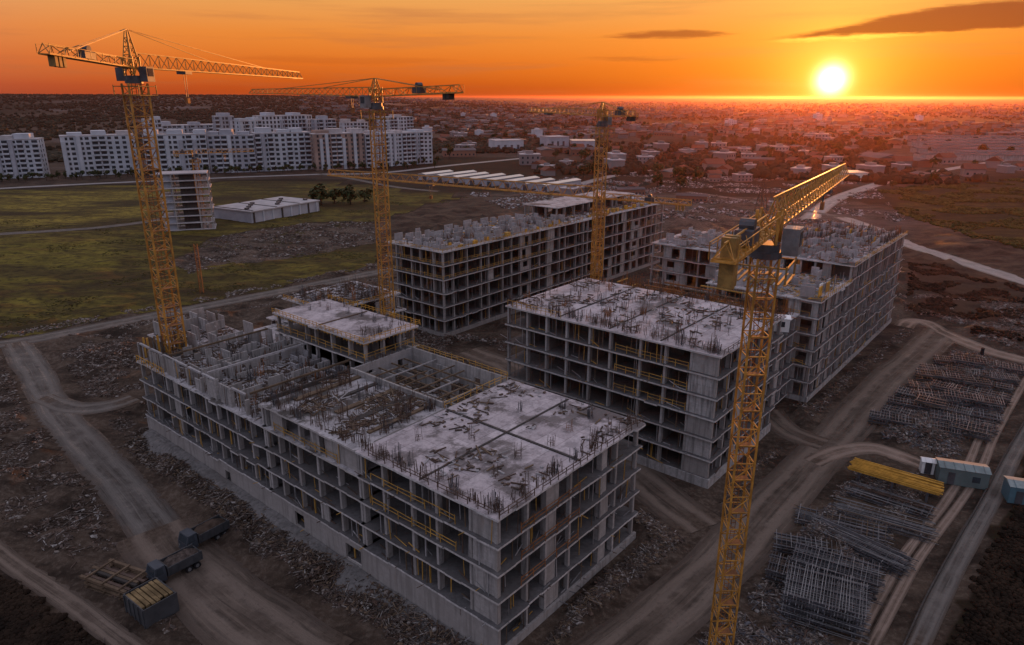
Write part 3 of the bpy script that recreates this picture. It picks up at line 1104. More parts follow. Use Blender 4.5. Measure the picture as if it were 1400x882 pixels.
A.box('upstand', 56.7, 57.0, 58.6, 77.1, ZT + .004, ZT + .8, 'concrete')

# left section: walls standing open on the floor plate one storey down
A.frame(43, 69.3, 77.5, 114, ZB, 4, H0, 6, 9, 7, kinds_x='oopooohoo', faces='x', top=True, topmat='deck_dark', irregular=.2)
for j in range(10):
    yy = 77.8 + (113.7 - 77.8) * j / 9
    A.box('column', 43.02, 43.6, yy - .18, yy + .18, Z4, ZT - R.choice((.1, .4, .9)))
    if j < 9 and R.random() < .75:
        L = R.uniform(1.4, 3.1)
        A.wall_open('wall_panel', 'y', 43.1, yy + .25, yy + .25 + L, Z4, ZT - R.choice((.1, .3, .6, 1.4)), [], .22, 'concrete')
    A.box('beam', 43.1, 43.4, yy + .2, min(yy + 3.6, 113.9), ZT - .32, ZT - .06, 'concrete_pale') if j < 9 and R.random() < .6 else None
A.rooms(44.2, 61.0, 78.3, 98, Z4, 4.2, 4.1, 2.6, .34, 'concrete', 12, .3)
A.rooms(44.2, 61.0, 96, 113.5, Z4, 3.6, 3.6, 3.0, .55, 'concrete', 13, .4)
A.rooms(57, 61.0, 80, 96, Z4, 2.0, 2.9, 1.5, .5, 'concrete_pale', 14, .4)
A.debris(44, 61, 78, 110.5, Z4 + .02, 900, ('timber', 'concrete_pale', 'rust', 'rubble_dark', 'concrete_pale'), .3, 1.5)
for i in range(3):
    y = 82 + i * 11.4
    A.box('beam', 44, 60.8, y, y + .22, ZT - .5, ZT - .22, R.choice(('concrete_pale', 'timber')))
# raised roof with ochre rails
A.frame(61.3, 71.2, 79.3, 102.5, Z4, 2, H0, 3, 6, 17, kinds_x='oooooo', kinds_y='ooo', top=True, topmat='deck', ov=.7, depth=5.5, balc=0)
ZR = Z4 + 2 * H0
A.rail([(60.6, 102.5), (60.6, 78.6), (71.8, 78.6), (71.8, 102.5)], ZR, 'timber_yellow', .75, 1.0)
A.rail([(60.7, 102), (60.7, 78.8), (71.3, 78.8)], ZR - .62, 'timber_yellow', .5, .8)
A.rail([(61, 102), (61, 79.2), (71, 79.2)], ZT, 'rail', 1.1, 1.8)
A.box('upstand', 61.5, 71, 90.6, 90.95, ZR + .004, ZR + .12, 'rust')
# back wing
A.frame(69.8, 90, 103.2, 119, Z4 - 2 * H0, 2, H0, 6, 4, 19, kinds_x='oooo', kinds_y='oooooo', top=True, topmat='deck_dark', ov=.5)
A.rooms(70.2, 89.5, 104, 118.5, Z4, 3.6, 3.6, 3.0, .66, 'concrete', 25, .5)
A.slab(73, 90, 104.5, 119, ZT, .24, .3, .3, 'deck_dark', 26, .1, 'roof_slab')
for x_ in (73.2, 79, 85):
    A.box('column', x_, x_ + .4, 104.7, 105.1, Z4, ZT - .25)
A.debris(70.2, 89.5, 104, 118.5, Z4 + .02, 260, ('timber', 'concrete_pale', 'rust', 'rubble_dark'), .3, 1.4)
A.debris(73.5, 89.5, 105, 118.5, ZT, 220, ('timber', 'concrete_pale', 'rust', 'rubble_dark'), .3, 1.4)
A.rail([(72.8, 118.5), (72.8, 104), (90, 104)], ZT, 'timber_yellow', .7, 1.3)
A.frame(50, 61, 114.8, 126, Z4 - 3 * H0, 3, H0, 3, 3, 23, top=True, topmat='deck_dark')
A.rooms(50.5, 60.5, 115.2, 125.5, Z4, 3.3, 3.4, 3.0, .7, 'concrete', 24, .5)
A.debris(50.5, 60.5, 115.2, 125.5, Z4 + .02, 200, ('timber', 'concrete_pale', 'rust', 'rubble_dark'), .3, 1.4)
# edge rails and starter bars
for i in range(16):
    A.rebar(43.4 + R.uniform(0, .4), 38.5 + i * 4.6 + R.uniform(-1, 1), ZT if i < 9 else Z4, False, 1.1)
for i in range(7):
    A.rebar(44 + i * 4.1, 38.0 + R.uniform(0, .6), ZT, False, 1.15)
for i in range(22):
    A.rebar(44.2 + 4.4 * R.randrange(6) + R.gauss(0, .25), 38.6 + 4.0 * R.randrange(5) + R.gauss(0, .25), ZT, R.random() < .1, .9)
for i in range(34):
    A.rebar(R.uniform(43.6, 56), R.choice((R.uniform(58.6, 62), R.uniform(73, 77), R.uniform(60, 76))), ZT, False, 1.0)
for i in range(16):
    A.rebar(43.8 + i * .85, 77.9 + R.uniform(0, .5), Z4 + .0, False, 1.8)
for i in range(54):
    A.rebar(R.uniform(44, 60), R.choice((R.uniform(78, 86), R.uniform(80, 110))), Z4, R.random() < .3, 1.3)
for i in range(34):
    A.rebar(R.uniform(73.5, 89), R.uniform(105, 118), ZT, R.random() < .4, 1.0)
for i in range(14):
    A.rebar(R.uniform(62, 70.5), R.uniform(80, 102), ZR, False, .7)
for i in range(8):
    A.rebar(60 + i * 1.1, 78.0, ZT - .3, False, .8)
A.rail([(42.8, 56), (42.8, 37.1), (69.4, 37.1)], ZT, 'rust', .8, 1.3)
for zz in (ZT - H0, ZT - 2 * H0):
    A.rail([(42.9, 56), (42.9, 43)], zz, 'rail', 1.0, 1.9)
A.rail([(42.9, 75), (42.9, 62)], ZT - H0, 'rail', 1.0, 1.9)
A.debris(44, 69, 38, 57.5, ZT, 260, ('rubble_dark', 'concrete_pale', 'timber', 'rust'), .2, 1.0, keep=4.1)
A.box('pour_joint', 43, 69.2, 47.9, 48.15, ZT + .004, ZT + .10, 'concrete_dark')
A.box('pour_joint', 56.6, 56.9, 37.6, 57.8, ZT + .006, ZT + .14, 'concrete_dark')

for i in range(14):
    A.box('shutter_board', 43.2 + i * .55, 43.5 + i * .55, 113.3, 113.45, Z4 + .3, ZT + R.uniform(-.1, .7), R.choice(('timber_yellow', 'timber', 'rail')))
A.rail([(42.4, 113.5), (42.4, 104)], Z4, 'timber_yellow', 1.2, .8)
A.rail([(56.9, 58.4), (69, 58.4)], ZT, 'rail', .9, 1.2)
A.rail([(69.3, 58.4), (69.3, 79)], ZT + .3, 'rail', .8, 1.2)
for zz in (ZT - H0, ZT - 2 * H0, ZT - 3 * H0):
    A.rail([(46, 37.0), (56, 37.0)], zz, 'rust_orange', 1.0, 1.9)

A.starter_bars(43.1, 44, 38, 77, ZT, 110)
A.starter_bars(43.5, 69, 37.6, 38.6, ZT, 50)
A.starter_bars(44, 57, 58.6, 77, ZT, 150)
A.starter_bars(43.3, 61, 77.8, 79.2, Z4, 70)
A.starter_bars(44, 61, 80, 113, Z4, 160)
A.starter_bars(62, 71, 79.5, 82, ZR, 26)
A.starter_bars(73.5, 89, 104.6, 118.5, ZT, 90)

# ---- middle block, right of the alley
HB = 3.17
B = Building('unfinished_building', 'square grey concrete shell with a flat pale roof behind the near crane mast', 87, 35.6)
B.box('basement_wall', 86.75, 87.05, 35.3, 73.5, 0, 1.45, 'concrete')
B.box('basement_wall', 87.06, 111, 35.3, 35.6, 0, 1.45, 'concrete')
B.frame(87, 111, 35.6, 73.5, 1.46, 6, HB, 6, 9, 41, kinds_x='woooooooo', kinds_y='oohooo', top=True, topmat='deck', irregular=.16, balc=.12, ov=.5)
ZBT = 1.46 + 6 * HB
ZB2 = 1.0 + 5 * HB
for i in range(60):
    B.rebar(88.2 + 4.4 * R.choice((0, 0, 0, 1, 2, 3, 4, 5)) + R.gauss(0, .25), 36.6 + 4.1 * R.randrange(10) + R.gauss(0, .3), ZBT, R.random() < .2, 1.0)
for i in range(9):
    B.rebar(87.3, 37 + i * 4.4, ZBT, False, 1.2)
B.rail([(86.6, 73), (86.6, 62)], ZBT, 'rail', 1.1, 1.0)
B.rail([(87.5, 35.2), (110.5, 35.2)], ZBT, 'rust', .8, 1.5)
for k in (1, 2, 3):
    B.rail([(87, 52), (87, 40)], ZBT - k * HB, 'rail', 1.1, 1.9)
B.debris(88, 110.5, 36, 73, ZBT, 340, ('rubble_dark', 'concrete_pale', 'timber', 'rust'), .3, 1.4, keep=2.2)
for i, y in enumerate((44.5, 53.2, 62.6)):
    B.box('pour_joint', 87.2, 110.8, y, y + .25, ZBT + .004, ZBT + .1, 'concrete_dark')
B.starter_bars(87.1, 89.5, 36.5, 73, ZBT, 110)
B.starter_bars(88, 110, 36, 73, ZBT, 120)
B.starter_bars(112, 125.5, 38.6, 72.5, ZB2, 420, 'rust_orange')
# lower rear part full of orange shuttering
B.frame(111.6, 126, 38, 73, 1.0, 5, HB, 4, 9, 43, faces='y', top=True, topmat='deck_dark')
for i in range(130):
    B.rebar(R.uniform(112, 125.5), R.uniform(39, 72), ZB2, R.random() < .75, 1.5)
for i in range(14):
    y = 40 + i * 2.4
    z_ = ZB2 + R.uniform(.4, 2.2)
    x_ = R.uniform(112, 119)
    B.box('shutter_beam', x_, min(125.3, x_ + R.uniform(3, 7)), y, y + .18, z_, z_ + .2, R.choice(('rust_orange', 'rail', 'timber', 'timber')))
for i in range(6):
    x = 113 + i * 2.2
    y_ = R.uniform(39, 56)
    B.box('shutter_beam', x, x + .2, y_, y_ + R.uniform(6, 14), ZB2 + 2.4, ZB2 + 2.62, R.choice(('timber', 'rust_orange', 'rail')))
B.debris(112, 125.5, 39, 72, ZB2, 500, ('timber_yellow', 'rust_orange', 'timber', 'rust'), .5, 2.0)

# ---- back left long block
C_ = Building('unfinished_building', 'longest back row of grey concrete frame running past the second and third crane masts', 110, 112)
C_.box('basement_wall', 109.75, 110.05, 111.7, 131, 0, 1.0, 'concrete')
C_.box('basement_wall', 110.06, 214, 111.7, 112, 0, 1.0, 'concrete')
HC = 3.25
C_.frame(110, 214, 112, 131, 1.0, 6, HC, 26, 5, 51, top=True, topmat='deck_dark', irregular=.28, balc=.3, ov=.6, kinds_x='opopo')
ZC = 1.0 + 6 * HC
C_.rooms(111, 160, 113, 130, ZC, 3.6, 3.5, 2.0, .62, 'concrete_pale', 61, .35, .25)
C_.debris(111, 213, 113, 130, ZC, 700, ('concrete_pale', 'timber', 'rust', 'timber_yellow'), .4, 1.6)
C_.starter_bars(110.5, 213, 112.4, 130, ZC, 260)
C_.rail([(109.4, 130), (109.4, 111.4), (165, 111.4)], ZC, 'timber_yellow', .7, 1.4)
C_.frame(163, 205, 119, 131, ZC, 1, HC, 10, 3, 53, faces='xy', top=True, topmat='deck_dark', slab0=False)
for i in range(40):
    C_.rebar(R.uniform(111, 212), R.uniform(113, 119), ZC, R.random() < .4, 1.1)

for k in (1, 2):
    C_.rail([(109.6, 130), (109.6, 111.6), (150, 111.6)], ZC - k * HC, 'rail', .9, 1.9)
for i in range(40):
    C_.box('shutter_board', 111 + i * 2.5, 111.3 + i * 2.5 + R.uniform(.2, 1.2), 112.5 + R.uniform(0, 1), 113.6 + R.uniform(0, .1), ZC, ZC + R.uniform(.4, 1.4), R.choice(('timber_yellow', 'concrete_pale', 'rail', 'concrete')))

# ---- right block with a stepped roof
HD = 3.08
D_ = Building('unfinished_building', 'right-hand grey concrete shell beside the dirt road, stepped roof catching orange light', 127, 34.7)
D_.box('basement_wall', 126.75, 127.05, 34.4, 56, 0, 1.0, 'concrete')
D_.box('basement_wall', 127.06, 191, 34.4, 34.7, 0, 1.0, 'concrete')
D_.frame(127, 146, 34.7, 56, 1.0, 6, HD, 6, 5, 71, kinds_x='ddwdo', top=True, topmat='deck_dark', balc=.3)
D_.frame(146.4, 191, 34.7, 56, 1.0, 6, HD, 13, 5, 73, faces='y', top=False, balc=.4)
ZD = 1.0 + 6 * HD
D_.frame(146.4, 191, 34.7, 56, ZD, 1, HD, 13, 6, 74, kinds_x='odoowd', faces='xy', top=True, topmat='deck_dark')
ZD2 = ZD + HD
D_.rooms(128.5, 145, 36, 55, ZD, 4.2, 4.0, 2.4, .55, 'concrete_pale', 75, .5, .25)
for i in range(4):
    D_.box('shutter_panel', 129.5 + i * 2.2, 131.2 + i * 2.2, 35.6 + .6 * (i % 2), 35.8 + .6 * (i % 2), ZD, ZD + 1.9, ('timber_yellow', 'white', 'rail', 'concrete_pale')[i])
D_.rooms(147.5, 190, 36, 55, ZD2, 3.6, 3.4, 1.6, .62, 'concrete_pale', 76, .35, .25)
D_.debris(147, 190.5, 35.5, 55.5, ZD2, 700, ('concrete_pale', 'timber', 'rust_orange', 'concrete_pale'), .4, 1.5)
D_.debris(127.5, 145.5, 35.5, 55.5, ZD, 300, ('concrete_pale', 'timber', 'rail'), .4, 1.4)
D_.starter_bars(147, 190.5, 35, 55.5, ZD2, 260)
D_.starter_bars(172, 190.8, 34.9, 36.5, ZD2, 90)
D_.rail([(127, 34.3), (145.5, 34.3)], ZD, 'timber_yellow', .7, 1.2)
for i in range(70):
    D_.rebar(R.choice((R.uniform(147, 190), R.uniform(170, 190))), R.uniform(35.2, 55), ZD2, R.random() < .3, 1.15)

for k in range(1, 5):
    D_.rail([(126.6, 55), (126.6, 36)], ZD - k * HD, 'rail', .9, 1.7)
D_.rail([(146.2, 34.2), (190.5, 34.2)], ZD2, 'timber_yellow', .8, 1.3)
for i in range(34):
    D_.box('shutter_board', 148 + R.uniform(0, 40), 150 + 0, 0, 0, 0, 0) if False else None
    x_, y_ = R.uniform(147.5, 188), R.uniform(36, 54)
    D_.box('shutter_board', x_, x_ + R.uniform(.8, 2.4), y_, y_ + .12, ZD2, ZD2 + R.uniform(.6, 1.8), R.choice(('timber_yellow', 'rust_orange', 'concrete_pale', 'timber')))

E_ = Building('unfinished_building', 'grey concrete shell half hidden behind the near crane counterweight and its jib', 150, 57)
E_.frame(152, 174, 57, 82, 1.0, 6, 3.2, 5, 6, 81, kinds_x='odhodo', top=True, topmat='deck_dark', balc=.2)
E_.rooms(153, 173, 58, 81, 1.0 + 19.2, 4, 4, 1.8, .6, 'concrete_pale', 82, .4, .25)
E_.debris(153, 173, 58, 81, 1.0 + 19.2, 250, ('concrete_pale', 'timber', 'rust_orange'), .4, 1.5)

A.props(43, 69, 37.5, 113, ZB, H0, 5, 430, 'x')
A.props(43, 69, 37.5, 113, ZB, H0, 5, 130, 'y')
B.props(87, 111, 35.6, 73.5, 1.46, HB, 6, 260, 'x')
B.props(87, 111, 35.6, 73.5, 1.46, HB, 6, 120, 'y')
C_.props(110, 214, 112, 131, 1.0, HC, 6, 420, 'y')
C_.props(110, 214, 112, 131, 1.0, HC, 6, 110, 'x')
D_.props(127, 191, 34.7, 56, 1.0, HD, 7, 420, 'y')
D_.props(127, 146, 34.7, 56, 1.0, HD, 6, 110, 'x')
E_.props(152, 174, 57, 82, 1.0, 3.2, 6, 120, 'x')

# ------------------------------------------------------------------ tower cranes
def lattice_box(w, h, chord, web, mi=0):
    b = MB()
    a = w / 2
    c = [(-a, -a), (a, -a), (a, a), (-a, a)]
    for x, y in c:
        b.box(x - chord / 2, x + chord / 2, y - chord / 2, y + chord / 2, 0, h)
    for i in range(4):
        p, q_ = c[i], c[(i + 1) % 4]
        for z in (0.06, h / 2):
            b.bar((p[0], p[1], z), (q_[0], q_[1], z), web, caps=False)
        b.bar((p[0], p[1], .05), (q_[0], q_[1], h / 2), web, caps=False)
        b.bar((q_[0], q_[1], h / 2), (p[0], p[1], h), web, caps=False)
    return b


MASTM = lattice_box(2.3, 3.0, .22, .085).mesh('mast_section', M['yellow'])
LADM = MB()
for dx_ in (-.25, .25):
    LADM.bar((dx_, .4, 0), (dx_, .4, 3.0), .06)
for i in range(7):
    LADM.bar((-.25, .4, .2 + i * .42), (.25, .4, .2 + i * .42), .05, caps=False)
LADM.box(-.9, .9, -.9, .3, 2.86, 2.92)
LADM = LADM.mesh('ladder', M['rust_orange'])


def jib(root, name, p0, p1, w, h0, h1, n, m_='yellow', chord=.17, web=.085):
    p0, p1 = Vector(p0), Vector(p1)
    d = (p1 - p0).normalized()
    sd = d.cross(Vector((0, 0, 1))).normalized()
    up = sd.cross(d)
    for i in range(n):
        b = MB()
        a, c = p0.lerp(p1, i / n), p0.lerp(p1, (i + 1) / n)
        k = 2
        for j in range(k):
            t0, t1 = (i + j / k) / n, (i + (j + 1) / k) / n
            q0, q1 = p0.lerp(p1, t0), p0.lerp(p1, t1)
            hh0, hh1 = h0 + (h1 - h0) * t0, h0 + (h1 - h0) * t1
            hm = (hh0 + hh1) / 2
            qm = (q0 + q1) / 2
            for s_ in (-1, 1):
                b.bar(q0 + sd * s_ * w / 2, q1 + sd * s_ * w / 2, chord)
                b.bar(q0 + sd * s_ * w / 2, qm + up * hm, web, caps=False)
                b.bar(q1 + sd * s_ * w / 2, qm + up * hm, web, caps=False)
            b.bar(q0 - sd * w / 2, q0 + sd * w / 2, web, caps=False)
            b.bar(q0 - sd * w / 2, q1 + sd * w / 2, web, caps=False)
            pm = p0.lerp(p1, max(0, t0 - .5 / (k * n)))
            b.bar(q0 + up * hh0 if t0 == 0 else pm + up * (h0 + (h1 - h0) * max(0, t0 - .5 / (k * n))), qm + up * hm, chord)
            if i == n - 1 and j == k - 1:
                b.bar(qm + up * hm, q1 + up * h1, chord)
                b.bar(q1 + sd * w / 2, q1 + up * h1, web)
                b.bar(q1 - sd * w / 2, q1 + up * h1, web)
        b.build(name, M[m_], root)


def crane(label, base, zj, jib_end, cj_end, peak=5.0, jh=(1.5, 1.0), group='yellow tower cranes', rot=.5, weight='under', nj=11, z_base=0.0, panels=False,
          scale=1.0, cabside=1, trolley=.3, rope=6.0, chord=.17, web=.085):
    root = empty('tower_crane', (base[0], base[1], z_base), 0, label, 'crane', group)
    zj = zj - z_base
    nsec = int((zj - 2.6) / 3.0)
    k = (zj - 2.2) / (nsec * 3.0)
    for i in range(nsec):
        o = link('mast_section', MASTM, root, (0, 0, i * 3.0 * k), rot)
        o.scale = (scale, scale, k)
        l = link('ladder', LADM, o)
    f = MB()
    f.box(-2.6, 2.6, -2.6, 2.6, 0, .6)
    f.build('footing', M['concrete'], root, (0, 0, -.3), rot)
    je, ce = Vector(jib_end) - Vector((base[0], base[1], z_base)), Vector(cj_end) - Vector((base[0], base[1], z_base))
    d = Vector((je.x, je.y, 0)).normalized()
    sd = Vector((d.y, -d.x, 0))
    zt = zj - 2.2
    # climbing collar, slewing ring, tower head
    c = MB()
    for s_ in (-1, 1):
        for e in (-1, 1):
            c.bar(sd * s_ * 2.0 + d * e * 2.0 + Vector((0, 0, zt - 1.6)), sd * s_ * 2.0 + d * e * 2.0 + Vector((0, 0, zt - .2)), .12)
        c.bar(sd * s_ * 2.0 - d * 2.0 + Vector((0, 0, zt - .4)), sd * s_ * 2.0 + d * 2.0 + Vector((0, 0, zt - .4)), .12)
        c.bar(d * s_ * 2.0 - sd * 2.0 + Vector((0, 0, zt - .4)), d * s_ * 2.0 + sd * 2.0 + Vector((0, 0, zt - .4)), .12)
    for i in range(9):
        c.obox(sd * (-2.0 + i * .5) + Vector((0, 0, zt - 1.65)), sd * .09, d * 2.1, (0, 0, .04))
    c.build('service_platform', M['ballast'], root)
    rg = MB()
    rg.tube((0, 0, zt), (0, 0, zt + .5), 1.25, 14)
    rg.tube((0, 0, zt + .5), (0, 0, zt + 1.1), 1.05, 14)
    rg.build('slewing_ring', M['steel'], root)
    hd = MB()
    for s_ in (-1, 1):
        for e in (-1, 1):
            p = sd * s_ * .8 + d * e * .8 + Vector((0, 0, zt + 1.1))
            hd.bar(p, p + Vector((0, 0, 2.6)), .2)
            hd.bar(p, sd * -s_ * .8 + d * e * .8 + Vector((0, 0, zt + 3.6)), .1)
            hd.bar(p, sd * s_ * .8 - d * e * .8 + Vector((0, 0, zt + 3.6)), .1)
    hd.build('tower_head', M['yellow'], root)
    apex = Vector((0, 0, zj + peak))
    r0 = Vector((0, 0, zj))
    if peak > 2.5:
        pk = MB()
        fs = [sd * s_ * .7 + d * e * .8 + Vector((0, 0, zj + .6)) for s_ in (-1, 1) for e in (-1, 1)]
        tp = [apex + sd * s_ * .12 + d * e * .15 for s_ in (-1, 1) for e in (-1, 1)]
        for a, c2_ in zip(fs, tp):
            pk.bar(a, c2_, .18)
        nl = 4
        for i in range(1, nl):
            r_ = [a.lerp(c2_, i / nl) for a, c2_ in zip(fs, tp)]
            r2 = [a.lerp(c2_, (i - 1) / nl) for a, c2_ in zip(fs, tp)]
            for a, c2_ in ((0, 1), (1, 3), (3, 2), (2, 0)):
                pk.bar(r_[a], r_[c2_], .09)
                pk.bar(r2[a], r_[c2_], .08)
        pk.build('tower_peak', M['yellow'], root)
        for t in (.38, .72):
            tb = MB()
            tgt = r0.lerp(je, t) + Vector((0, 0, jh[0] + (jh[1] - jh[0]) * t))
            tb.bar(apex, tgt, .11)
            tb.build('tie_bar', M['yellow'], root)
        for s_ in (-1, 1):
            tb = MB()
            tb.bar(apex + sd * s_ * .15, r0.lerp(ce, .8) + sd * s_ * .6 + Vector((0, 0, .5)), .11)
            tb.build('tie_bar', M['yellow'], root)
    jib(root, 'jib_section', r0 + d * .9, je, 1.3, jh[0], jh[1], nj, chord=chord, web=web)
    jib(root, 'counter_jib_section', r0 - d * .9, ce, 1.4, min(1.2, jh[0]), 1.1, 3, chord=min(chord, .15), web=web)
    dc = (ce - r0).normalized()
    wk = MB()
    wk.obox((r0 + ce) / 2 + Vector((0, 0, -.1)), dc * (ce - r0).length / 2, sd * .8, Vector((0, 0, .05)))
    for s_ in (-1, 1):
        n_ = 7
        for i in range(n_ + 1):
            p = r0.lerp(ce, i / n_) + sd * s_ * .9
            wk.bar(p, p + Vector((0, 0, 1.1)), .06)
        wk.bar(r0 + sd * s_ * .9 + Vector((0, 0, 1.1)), ce + sd * s_ * .9 + Vector((0, 0, 1.1)), .06)
    wk.build('walkway', M['yellow'], root)
    cw = r0.lerp(ce, .88)
    if weight == 'small':
        for i in range(2):
            b = MB()
            b.obox(cw + dc * (i - .5) * .8 + Vector((0, 0, -.5)), dc * .35, sd * .6, Vector((0, 0, .55)))
            b.build('counterweight', M['concrete_dark'], root)
    elif weight == 'under':
        for i in range(3):
            b = MB()
            b.obox(cw + dc * (i - 1) * .75 + Vector((0, 0, -.75)), dc * .24, sd * .5, Vector((0, 0, .65)))
            b.build('counterweight', M['ballast'], root)
    else:
        for i in range(3):
            b = MB()
            b.obox(cw + dc * (i - 1) * .42 + Vector((0, 0, -.35 - .12 * (i == 1))), dc * .19, sd * .46, Vector((0, 0, 1.65)))
            b.build('counterweight', M['ballast'], root)
    if weight == 'big':
        b = MB()
        b.obox(cw + Vector((0, 0, -.05)), dc * .95, sd * .8, Vector((0, 0, .07)))
        for s_ in (-1, 1):
            b.bar(cw - dc * 1.1 + sd * s_ * .9 + Vector((0, 0, .9)), cw + dc * 1.1 + sd * s_ * .9 + Vector((0, 0, .9)), .05)
        b.build('ballast_platform', M['yellow'], root)
    b = MB()
    wch = r0.lerp(ce, .55)
    b.obox(wch + Vector((0, 0, .65)), dc * 1.1, sd * .6, Vector((0, 0, .5)))
    b.tube(wch - sd * .5 + Vector((0, 0, 1.4)), wch + sd * .5 + Vector((0, 0, 1.4)), .45, 10)
    b.build('hoist_winch', M['steel'], root)
    # cab
    cb = MB()
    cc = sd * cabside * 1.75 + d * .7 + Vector((0, 0, zj - .9))
    cb.obox(cc, sd * .62, d * .85, Vector((0, 0, 1.05)))
    cab = cb.build('cab', M['steel_pale'] if not panels else M['steel'], root)
    gb = MB()
    gb.obox(cc + d * .87 + Vector((0, 0, .25)), sd * .52, d * .02, Vector((0, 0, .6)))
    gb.obox(cc + sd * cabside * .64 + Vector((0, 0, .25)), sd * .02, d * .6, Vector((0, 0, .55)))
    gb.build('cab_window', M['glass'], cab)
    if panels:
        b = MB()
        b.obox(-sd * cabside * 1.9 + Vector((0, 0, zj - .9)), sd * .85, d * .08, Vector((0, 0, .95)))
        b.build('sign_board', M['steel'], root)
    # trolley, rope and hook
    tp = r0.lerp(je, trolley)
    b = MB()
    b.obox(tp + Vector((0, 0, -.3)), d * .9, sd * .8, Vector((0, 0, .22)))
    b.build('trolley', M['steel'], root)
    b = MB()
    for e in (-.35, .35):
        b.bar(tp + d * e + Vector((0, 0, -.4)), tp + d * e * .6 + Vector((0, 0, -rope)), .07)
    b.build('hoist_rope', M['steel'], root)
    b = MB()
    b.obox(tp + Vector((0, 0, -rope - .4)), d * .35, sd * .2, Vector((0, 0, .45)))
    b.build('hook_block', M['rust_orange'], root)
    return root


c1b = (-55.5, 109.0)
crane('tallest yellow tower crane at the left, jib high against the sunset sky', c1b, 57.9, atd(410, 108, 163.3), atd(60, 74, 91.2), 5.2, (2.1, 1.3), panels=True,
      nj=12, trolley=.23, rope=4.2, rot=.82, scale=1.15)
c2b = (-24.0, 130.0)
def along(b, z, az, L):
    return Vector((b[0] + L * math.sin(rad(az)), b[1] + L * math.cos(rad(az)), z))
crane('second yellow tower crane from the left, its jib lying along the horizon', c2b, 54.0, along(c2b, 54.6, -45, 47.5), along(c2b, 54.6, 135, 22.5), 3.0, (1.5, .8),
      trolley=.16, rope=2.2, rot=.5, cabside=-1, scale=.9, weight='small')
c3b = (19.8, 160.0)
crane('third yellow tower crane with a peaked head, rising behind the square pale roof', c3b, 50.0, along(c3b, 50.3, -25, 36), along(c3b, 50.3, 155, 12.5), 2.9, (1.4, .8), nj=8,
      trolley=.7, rope=3, rot=.3, scale=.85, weight='small')
c4b = atd(1015, 630, 54.0)
c4b = (c4b.x, 54.0)
r4 = atd(1038, 312, 54.0)
crane('nearest yellow tower crane at the right, jib pointing away under the sun', c4b, r4.z, along(c4b, r4.z - .5, 30.2, 52), along(c4b, r4.z, 210.8, 13.2), 1.2, (2.3, 1.5),
      weight='big', nj=14, rot=.0, scale=.72, cabside=1, trolley=.62, rope=1.6, chord=.11, web=.055)
c5b = (20.9, 167.0)
crane('low yellow crane whose long jib crosses behind the second mast', c5b, 31.2, atd(450, 240, 188), along(c5b, 30.4, 106, 21), 1.2, (2.6, 1.4), nj=13, trolley=.6, rope=3, rot=.35, scale=.8, chord=.26)

# ------------------------------------------------------------------ far tower shell with its own small crane
tw = at(262, 313)
T = empty('tower_block', (tw.x, tw.y, 0), rad(20), 'slender unfinished tower block with open white floor edges in the field', 'building')
for i in range(9):
    z = 2.9 * i
    b = MB(); b.box(-10 + .5 * (i % 2), 10 - .4 * (i % 3), -6, 6, z + .12, z + .5); b.build('slab', M['roof_pale'], T)
    if i < 8:
        for x in (-9.3, -4.6, 4.6, 9.3):
            part_box('column', x - .25, x + .25, -5.8, -5.3, z + .5, z + 2.9, M['concrete'], T)
            part_box('column', x - .25, x + .25, 5.3, 5.8, z + .5, z + 2.9, M['concrete'], T)
        part_box('core_wall', -1.8, 4, -4.0, 4.5, z + .5, z + 2.9, M['concrete_dark'], T)
        part_box('wall_panel', -9.5 + 2 * (i % 3), -5, -4.6, -4.4, z + .5, z + 2.9, M['render_grey'], T)
        for s_ in (5.2, 7.4):
            part_box('wall_panel', s_, s_ + 1.2, -5.5, -5.3, z + .5, z + 2.2, M['render_tan'], T)
cr = (tw.x + 1.5, tw.y + 9)
crane('small yellow crane standing over the slender far tower block', cr, 30.5, along(cr, 30.8, 65, 24), along(cr, 30.8, 245, 8), 1.2, (1.8, 1.0), nj=6, trolley=.5, rope=3)

